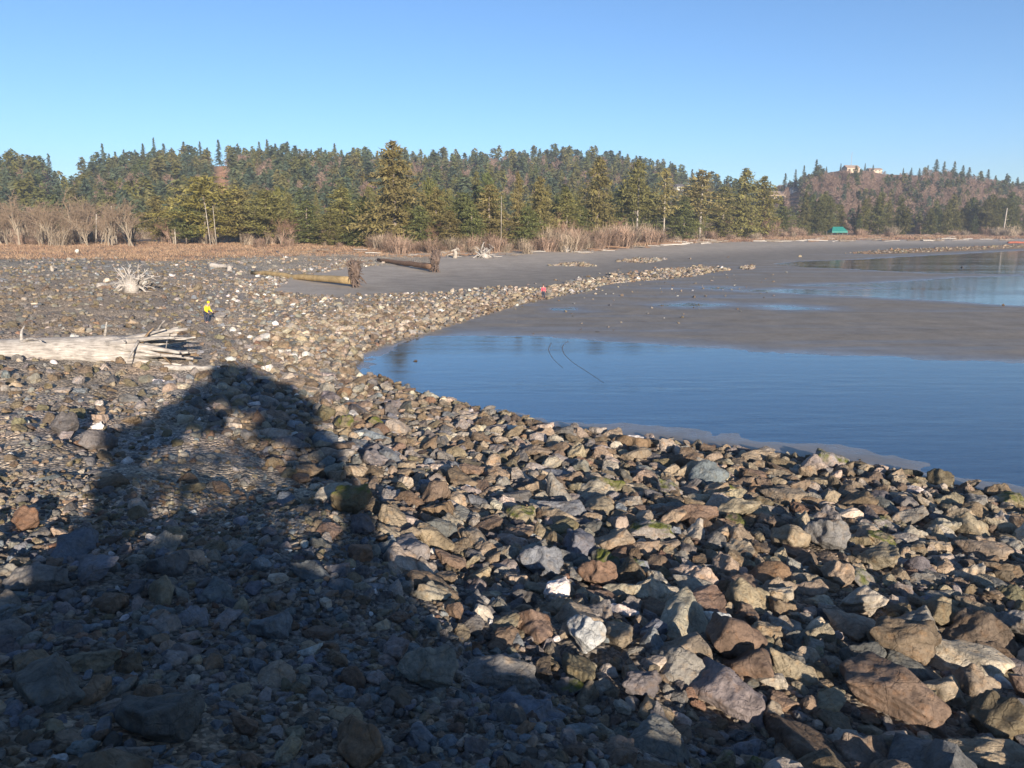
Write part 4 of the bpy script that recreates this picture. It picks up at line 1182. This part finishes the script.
# dry grass
def dry_grass():
    V, T, C = [], [], []
    xs = rng.uniform(-190, 30, 26000); ys = rng.uniform(120, 262, 26000)
    z = terrain(xs, ys); px, py, f = project(np.stack([xs, ys, z], 1))
    keep = in_poly(px, py, GRASS) | (in_poly(px, py, [(120, 246), (430, 240), (520, 252), (430, 258), (300, 256), (150, 263)]))
    for x, y, zz in zip(xs[keep], ys[keep], z[keep]):
        t = rng.uniform(.7, 1.3); w_ = float(wob(np.array(x), np.array(y), 22, 33)); c = (np.array((.38, .255, .16)) if w_ + rng.normal() * .3 > -.1 else np.array((.30, .185, .12))) * t
        if w_ < -.55 and rng.random() < .6: continue
        for q in range(4):
            a = rng.uniform(0, 6.28); w = .07; h = rng.uniform(.2, .6); k = len(V)
            ox, oy = rng.normal(size=2) * .3
            V += [(x + ox - math.cos(a) * w, y + oy - math.sin(a) * w, zz - .03), (x + ox + math.cos(a) * w, y + oy + math.sin(a) * w, zz - .03), (x + ox + rng.normal() * .25, y + oy + rng.normal() * .25, zz + h)]
            T.append((k, k + 1, k + 2)); C += [c] * 3
    xs = rng.uniform(20, 340, 60000); ys = rng.uniform(260, 490, 60000); z = terrain(xs, ys); px, py, f = project(np.stack([xs, ys, z], 1))
    keep = in_poly(px, py, [(600, 245), (700, 239.5), (800, 237), (1040, 235), (1040, 238.6), (800, 240.4), (700, 243), (620, 248)])
    for x, y, zz in zip(xs[keep], ys[keep], z[keep]):
        w_ = float(wob(np.array(x), np.array(y), 30, 33)); c = np.array((.36, .25, .16) if w_ + rng.normal() * .4 > 0 else (.30, .18, .125)) * rng.uniform(.7, 1.25)
        for q in range(3):
            a = rng.uniform(0, 6.28); w = .14; h = rng.uniform(.5, 1.5); k = len(V); ox, oy = rng.normal(size=2) * .5
            V += [(x + ox - math.cos(a) * w, y + oy - math.sin(a) * w, zz - .03), (x + ox + math.cos(a) * w, y + oy + math.sin(a) * w, zz - .03), (x + ox + rng.normal() * .4, y + oy + rng.normal() * .4, zz + h)]
            T.append((k, k + 1, k + 2)); C += [c] * 3
    m = leaf_mat('dry_grass', .2)
    tag(link('grass', make_mesh('grass', np.array(V), np.array(T), m, False, np.array(C))), 'dry tan grass behind the gravel berm', 'grass', None, 'stuff')
dry_grass()

# ------------------------------------------------------------------ houses, canopy, mast
M_WHITE = plain('white_paint', (.62, .61, .58)); M_TANW = plain('tan_wall', (.55, .42, .30)); M_ROOF = plain('roof_shingle', (.10, .09, .085)); M_PANE = plain('window_pane', (.04, .05, .06), .15)
M_ROOFT = plain('tan_roof', (.34, .25, .19)); M_TEAL = plain('teal_fabric', (.012, .17, .14), .6); M_METAL = plain('grey_metal', (.3, .3, .31), .5)
def house(px, py, wpx, hpx, wall, roof, label, rz):
    py_, dr, df = [float(v) for v in ridge_at(px)]
    best = None
    for t in np.linspace(0, 1, 200):
        d = df + (dr - df) * t; q = at_d(px, d); z = float(hill_z(np.array(q[0]), np.array(q[1])))
        e = abs(float(project(np.array([q[0], q[1], z]))[1]) - py)
        if best is None or e < best[0]: best = (e, d, q, z)
    _, d, q, z = best
    W = wpx * d / FPX; H = hpx * d / FPX
    t = empty('house', (q[0], q[1], z), rz); tag(t, label, 'house')
    D = W * .7; hw = H * .6
    s = MB(); s.box((0, 0, hw / 2 - 1), (W, D, hw + 2))
    s.add([(-W / 2, -D / 2 + .02, hw), (-W / 2, D / 2 - .02, hw), (-W / 2, 0, H * .97), (W / 2, -D / 2 + .02, hw), (W / 2, D / 2 - .02, hw), (W / 2, 0, H * .97)], (), [(0, 2, 1), (3, 4, 5)])
    s.build('wall', wall, t)
    s = MB(); o = .5; th = .25
    for sg in (-1, 1):
        s.add([(-W / 2 - o, sg * (D / 2 + o), hw - .2), (W / 2 + o, sg * (D / 2 + o), hw - .2), (W / 2 + o, 0, H), (-W / 2 - o, 0, H),
               (-W / 2 - o, sg * (D / 2 + o), hw - .2 + th), (W / 2 + o, sg * (D / 2 + o), hw - .2 + th), (W / 2 + o, 0, H + th), (-W / 2 - o, 0, H + th)],
              [(0, 1, 2, 3), (4, 5, 6, 7), (0, 1, 5, 4), (1, 2, 6, 5), (3, 0, 4, 7)])
    s.build('roof', roof, t)
    for k in (-.3, 0, .3):
        s = MB(); s.box((k * W, -D / 2 - .03, hw * .55), (W * .13, .06, hw * .4)); s.build('window', M_PANE, t)
house(677, 190, 8, 5.5, M_WHITE, M_ROOF, 'white gabled house among trees on the middle hillside', .5)
house(776, 200, 15, 8, M_TANW, M_ROOFT, 'tan house low on the hillside above the shore end of the wood', -.3)
house(791, 192.5, 6, 5, M_WHITE, M_ROOF, 'small white house just above the tan hillside house', .3)
house(846, 172.5, 13, 6.5, M_TANW, M_ROOFT, 'tan hilltop house next to the mast', .15)
house(869, 172, 12, 3.6, M_TANW, M_ROOFT, 'long low tan building on the hilltop beside the hilltop house', 0)
def mast():
    px, d = 846, 775; q = at_d(px, d); z = float(hill_z(np.array(q[0]), np.array(q[1]))); H = z_for(152, d) - z
    s = MB()
    for a in range(3):
        an = a * 2.094; s.tube([(math.cos(an) * .5, math.sin(an) * .5, -1), (math.cos(an) * .15, math.sin(an) * .15, H)], [.09, .06], 5)
    for k in range(14):
        s.tube([(-.3, 0, H * k / 14), (.3, .1, H * (k + 1) / 14)], [.05, .05], 4)
    tag(s.build('radio_mast', M_METAL, None, False, (q[0], q[1], z)), 'thin lattice radio mast standing behind the hilltop house', 'mast')
mast()
def canopy():
    d = 445; q = at_d(838, d); z = gz(q[0], q[1]); t = empty('canopy_tent', (q[0], q[1], z), .15)
    tag(t, 'teal canopy pitched among trees behind the drift logs', 'canopy')
    W, D, h0, h1 = 9.5, 5, 3.0, 5.4
    s = MB()
    P = [(-W / 2, -D / 2, h0), (W / 2, -D / 2, h0), (W / 2, D / 2, h0), (-W / 2, D / 2, h0), (-W * .32, 0, h1), (W * .32, 0, h1)]
    s.add(P + [(x, y, zz - .1) for x, y, zz in P], [(0, 1, 5, 4), (2, 3, 4, 5), (6, 7, 11, 10), (8, 9, 10, 11)], [(1, 2, 5), (3, 0, 4), (7, 8, 11), (9, 6, 10)])
    for (x0, y0), (x1, y1) in (((-W / 2, -D / 2), (W / 2, -D / 2)), ((W / 2, -D / 2), (W / 2, D / 2)), ((-W / 2, D / 2), (-W / 2, -D / 2))):
        s.add([(x0, y0, h0), (x1, y1, h0), (x1, y1, h0 - .9), (x0, y0, h0 - .9)], [(0, 1, 2, 3)])
    s.build('cover', M_TEAL, t)
    for x in (-W / 2 + .1, W / 2 - .1):
        for y in (-D / 2 + .1, D / 2 - .1):
            s = MB(); s.tube([(x, y, -.1), (x, y, h0)], [.07, .07], 6); s.build('pole', M_METAL, t)
canopy()
p = G(77, 253.5)
o = rock_object(p.x, p.y, p.z + .4, 1.1, 'white', 2, 0, 0, 0); o['label'] = 'single white boulder lying in dry grass behind the gravel berm'; o['group'] = 'boulders on the grass flat'

# ------------------------------------------------------------------ tyre tracks across the shallow pool
def track(P, label):
    s = MB(); V, Q = [], []
    W = [at_z(a, b, .0) for a, b in P]
    W = np.array(W)
    t = np.linspace(0, 1, 40); k = np.linspace(0, 1, len(W))
    C = np.stack([np.interp(t, k, W[:, i]) for i in range(2)], 1)
    for _ in range(6): C[1:-1] = (C[:-2] + C[1:-1] * 2 + C[2:]) / 4
    tn = np.gradient(C, axis=0); tn /= np.linalg.norm(tn, axis=1, keepdims=True)
    nr = np.stack([-tn[:, 1], tn[:, 0]], 1); w = np.linspace(.075, .025, 40)[:, None]
    for i in range(40):
        for off, zz in ((-1, -.02), (-.4, .01), (.4, .01), (1, -.02)):
            V.append((*(C[i] + nr[i] * w[i] * off), zz))
        if i:
            for q in range(3): Q.append(((i - 1) * 4 + q, (i - 1) * 4 + q + 1, i * 4 + q + 1, i * 4 + q))
    s.add(V, Q); o = s.build('tyre_track', plain('wet_mud', (.12, .11, .10), .5), None, True)
    tag(o, label, 'tyre track', None)
track([(551, 343), (548, 350), (553, 359), (563, 368)], 'shorter thin curved tyre track ridge in the shallow pool')
track([(568, 341), (562, 346), (563, 353), (572, 362), (586, 371), (604, 383)], 'longer bold curved tyre track ridge in the shallow pool')

# ------------------------------------------------------------------ people
def cloth(name, c): return plain(name, c, .85, .2, 12)
M_SKIN = plain('skin', (.45, .28, .2), .6, .05); M_YEL = cloth('yellow_jacket', (.85, .62, .02)); M_RED = cloth('red_jacket', (.62, .10, .13)); M_NAVY = cloth('dark_trousers', (.03, .035, .06)); M_HAIR = plain('hair', (.05, .03, .02), .8)
def skin_body(name, joints, edges, radii, mat, parent, sub=2, root_i=0):
    me = bpy.data.meshes.new(name); me.from_pydata(joints, edges, []); me.update()
    o = link(name, me, parent)
    me.materials.append(mat)
    md = o.modifiers.new('skin', 'SKIN'); md.use_smooth_shade = True
    for i, r in enumerate(radii):
        d = me.skin_vertices[0].data[i]; d.radius = (r, r) if not hasattr(r, '__len__') else r; d.use_root = (i == root_i)
    ss = o.modifiers.new('sub', 'SUBSURF'); ss.levels = ss.render_levels = sub
    return o
def person(px, py, H, rz, jacket, label, bend):
    p = G(px, py); t = empty('person', p, rz); tag(t, label, 'person'); t.scale = (H / 1.75,) * 3
    b = bend
    J = [(0, 0, .95), (0, -.05 * b, 1.15), (0, -.18 * b, 1.38), (0, -.25 * b, 1.50), (0, -.30 * b, 1.58), (0, -.33 * b, 1.70),
         (-.10, 0, .88), (-.13, .06, .48), (-.13, -.02, .09), (-.14, -.15, .04), (.10, 0, .88), (.13, -.10, .48), (.14, .12, .09), (.15, -.02, .04),
         (-.19, -.18 * b, 1.40), (-.26, -.12 * b, 1.13), (-.24, -.30 * b - .10, .92), (-.23, -.36 * b - .14, .84),
         (.19, -.18 * b, 1.40), (.26, -.14 * b, 1.13), (.25, -.32 * b - .08, .92), (.24, -.38 * b - .12, .84)]
    E = [(0, 1), (1, 2), (2, 3), (3, 4), (4, 5), (0, 6), (6, 7), (7, 8), (8, 9), (0, 10), (10, 11), (11, 12), (12, 13), (2, 14), (14, 15), (15, 16), (16, 17), (2, 18), (18, 19), (19, 20), (20, 21)]
    Rd = [.14, .13, .14, .06, .085, .10, .09, .065, .045, .04, .09, .065, .045, .04, .065, .045, .035, .035, .065, .045, .035, .035]
    skin_body('body', J, E, Rd, M_SKIN, t)
    jk = [0, 1, 2, 14, 15, 16, 18, 19, 20]; mp = {k: i for i, k in enumerate(jk)}
    skin_body('jacket', [J[k] for k in jk], [(mp[a], mp[c]) for a, c in E if a in mp and c in mp], [.185, .17, .18, .09, .07, .055, .09, .07, .055], jacket, t)
    tk = [0, 6, 7, 8, 10, 11, 12]; mp = {k: i for i, k in enumerate(tk)}
    skin_body('trousers', [J[k] for k in tk], [(mp[a], mp[c]) for a, c in E if a in mp and c in mp], [.165, .12, .09, .07, .12, .09, .07], M_NAVY, t)
    V, F = ICO[3]; hd = np.array(J[5]); V2 = V * np.array([.115, .125, .11]) + hd + np.array([0, .025, .035]); V2 = V2.copy(); V2[:, 1] = np.where((V2[:, 1] < hd[1] - .05) & (V2[:, 2] < hd[2] + .05), hd[1] - .05, V2[:, 1])
    link('hair', make_mesh('hair', V2, F, jacket if bend > .8 else M_HAIR, True), t)
    for sx in (-.13, .14):
        pass
person(207, 323, 1.7, 1.2, M_YEL, 'person in yellow jacket and dark trousers stooping on the stony flat', 1.0)
person(543.5, 299, 1.72, -.3, M_RED, 'person in red jacket and dark trousers standing among rocks of the spit', .2)

# ------------------------------------------------------------------ pine and shrubs added unseen behind the camera, shaped to cast the bank shadow
def blob_crown(name, mat, colr, clumps, parent, n, seed):
    g = np.random.default_rng(seed); V, T, C = [], [], []
    for cx, cy, cz, rx, rz in clumps:
        for k in range(n):
            v = g.normal(size=3); v /= np.linalg.norm(v); v *= g.random() ** .4
            c0 = np.array([cx, cy, cz]) + v * np.array([rx, rx, rz])
            d1 = g.normal(size=3); d1 /= np.linalg.norm(d1); d2 = np.cross(d1, g.normal(size=3)); d2 /= np.linalg.norm(d2)
            a = g.uniform(.12, .26); m = len(V)
            V += [c0 - d1 * a + d2 * a * .6, c0 - d1 * a - d2 * a * .6, c0 + d1 * a]; T.append((m, m + 1, m + 2)); C += [(1, 1, 1)] * 3
    o = link(name, make_mesh(name, np.array(V), np.array(T), mat, False, np.array(C)), parent); o.color = (*colr, 1)
    return o
HX, LX = np.array([math.sin(R(SUN_AZ)), math.cos(R(SUN_AZ))]), np.array([-math.cos(R(SUN_AZ)), math.sin(R(SUN_AZ))])
def behind(lat, z): 
    q = HX * 9.0 + LX * lat; return q[0], q[1], z
def bank_tree():  # added out of view; trunk and crown follow the wanted shadow outline
    x, y, _ = behind(-2.8, 0); z = gz(x, y); t = empty('pine_tree', (x, y, z)); tag(t, 'added unseen wind bent pine behind the viewpoint that casts the bank shadow', 'tree')
    def loc(lat, zz): q = behind(lat, zz); return (q[0] - x, q[1] - y, zz - z)
    s = MB(); s.tube([loc(-2.7, z - .3), loc(-3.1, 8.9), loc(-3.4, 9.7), loc(-3.6, 10.6), loc(-3.2, 11.2)], [.62, .52, .45, .4, .2], 8, .08)
    s.tube([loc(-3.5, 10.3), loc(-1.5, 11.1), loc(.8, 11.6)], [.25, .16, .08], 6, .08); s.build('trunk', M_BARK, t, True)
    cl = [(*loc(-3.6, 10.5), .75, .55), (*loc(-2.9, 11.1), .8, .6), (*loc(-2.1, 12.0), .8, .7), (*loc(-1.3, 13.2), .75, .8), (*loc(-.4, 13.0), .8, .75), (*loc(.5, 12.2), .8, .8), (*loc(1.4, 11.9), .75, .6), (*loc(2.0, 11.0), .7, .7), (*loc(-.2, 11.6), .9, .6), (*loc(1.0, 11.0), .8, .5), (*loc(-2.9, 10.5), .6, .35), (*loc(-1.6, 10.9), .7, .4), (*loc(.6, 10.4), .7, .35), (*loc(1.7, 10.1), .7, .5)]
    cl += [(*loc(-3.9, 10.6), .45, .4), (*loc(-.8, 12.2), .8, .7)]
    blob_crown('crown', M_LEAF, DARK[0], cl, t, 420, 61)
bank_tree()
def shadow_shrub(lat, spec, label, seed, n=380):
    x, y, _ = behind(lat, 0); z = gz(x, y); t = empty('shrub', (x, y, z)); tag(t, label, 'shrub')
    s = MB()
    for k in range(6): root(s, (0, 0, -.1), (rng.normal() * .3, rng.normal() * .3, 1), 1.5, .05, .3, 5, None, False)
    s.build('stem', M_BARK, t, True)
    blob_crown('foliage', M_LEAF, OLIVE[1], [(*(np.array(behind(l, zz)) - np.array([x, y, z])), rx, rz) for l, zz, rx, rz in spec], t, n, seed)
shadow_shrub(2.1, [(2.1, 7.6, .5, .7), (2.2, 8.6, .45, .6), (2.35, 9.5, .4, .5), (1.6, 7.6, .6, .6)], 'added unseen upright evergreen shrub behind the viewpoint that casts part of the bank shadow', 71)  # added out of view for one upright part of the shadow
shadow_shrub(-.6, [(-2.2, 8.4, .8, .7), (-1.2, 8.6, .9, .8), (-.2, 8.6, .9, .8), (.8, 8.3, .9, .8), (-1.6, 9.6, .9, .6), (-.2, 9.7, .9, .6), (1.1, 9.3, .8, .6), (-2.6, 9.3, .5, .6)], 'added unseen straggling evergreen shrub that dims the lit gap beside the bent pine', 72, 60)  # sparse foliage added out of view to dim the gap in the shadow
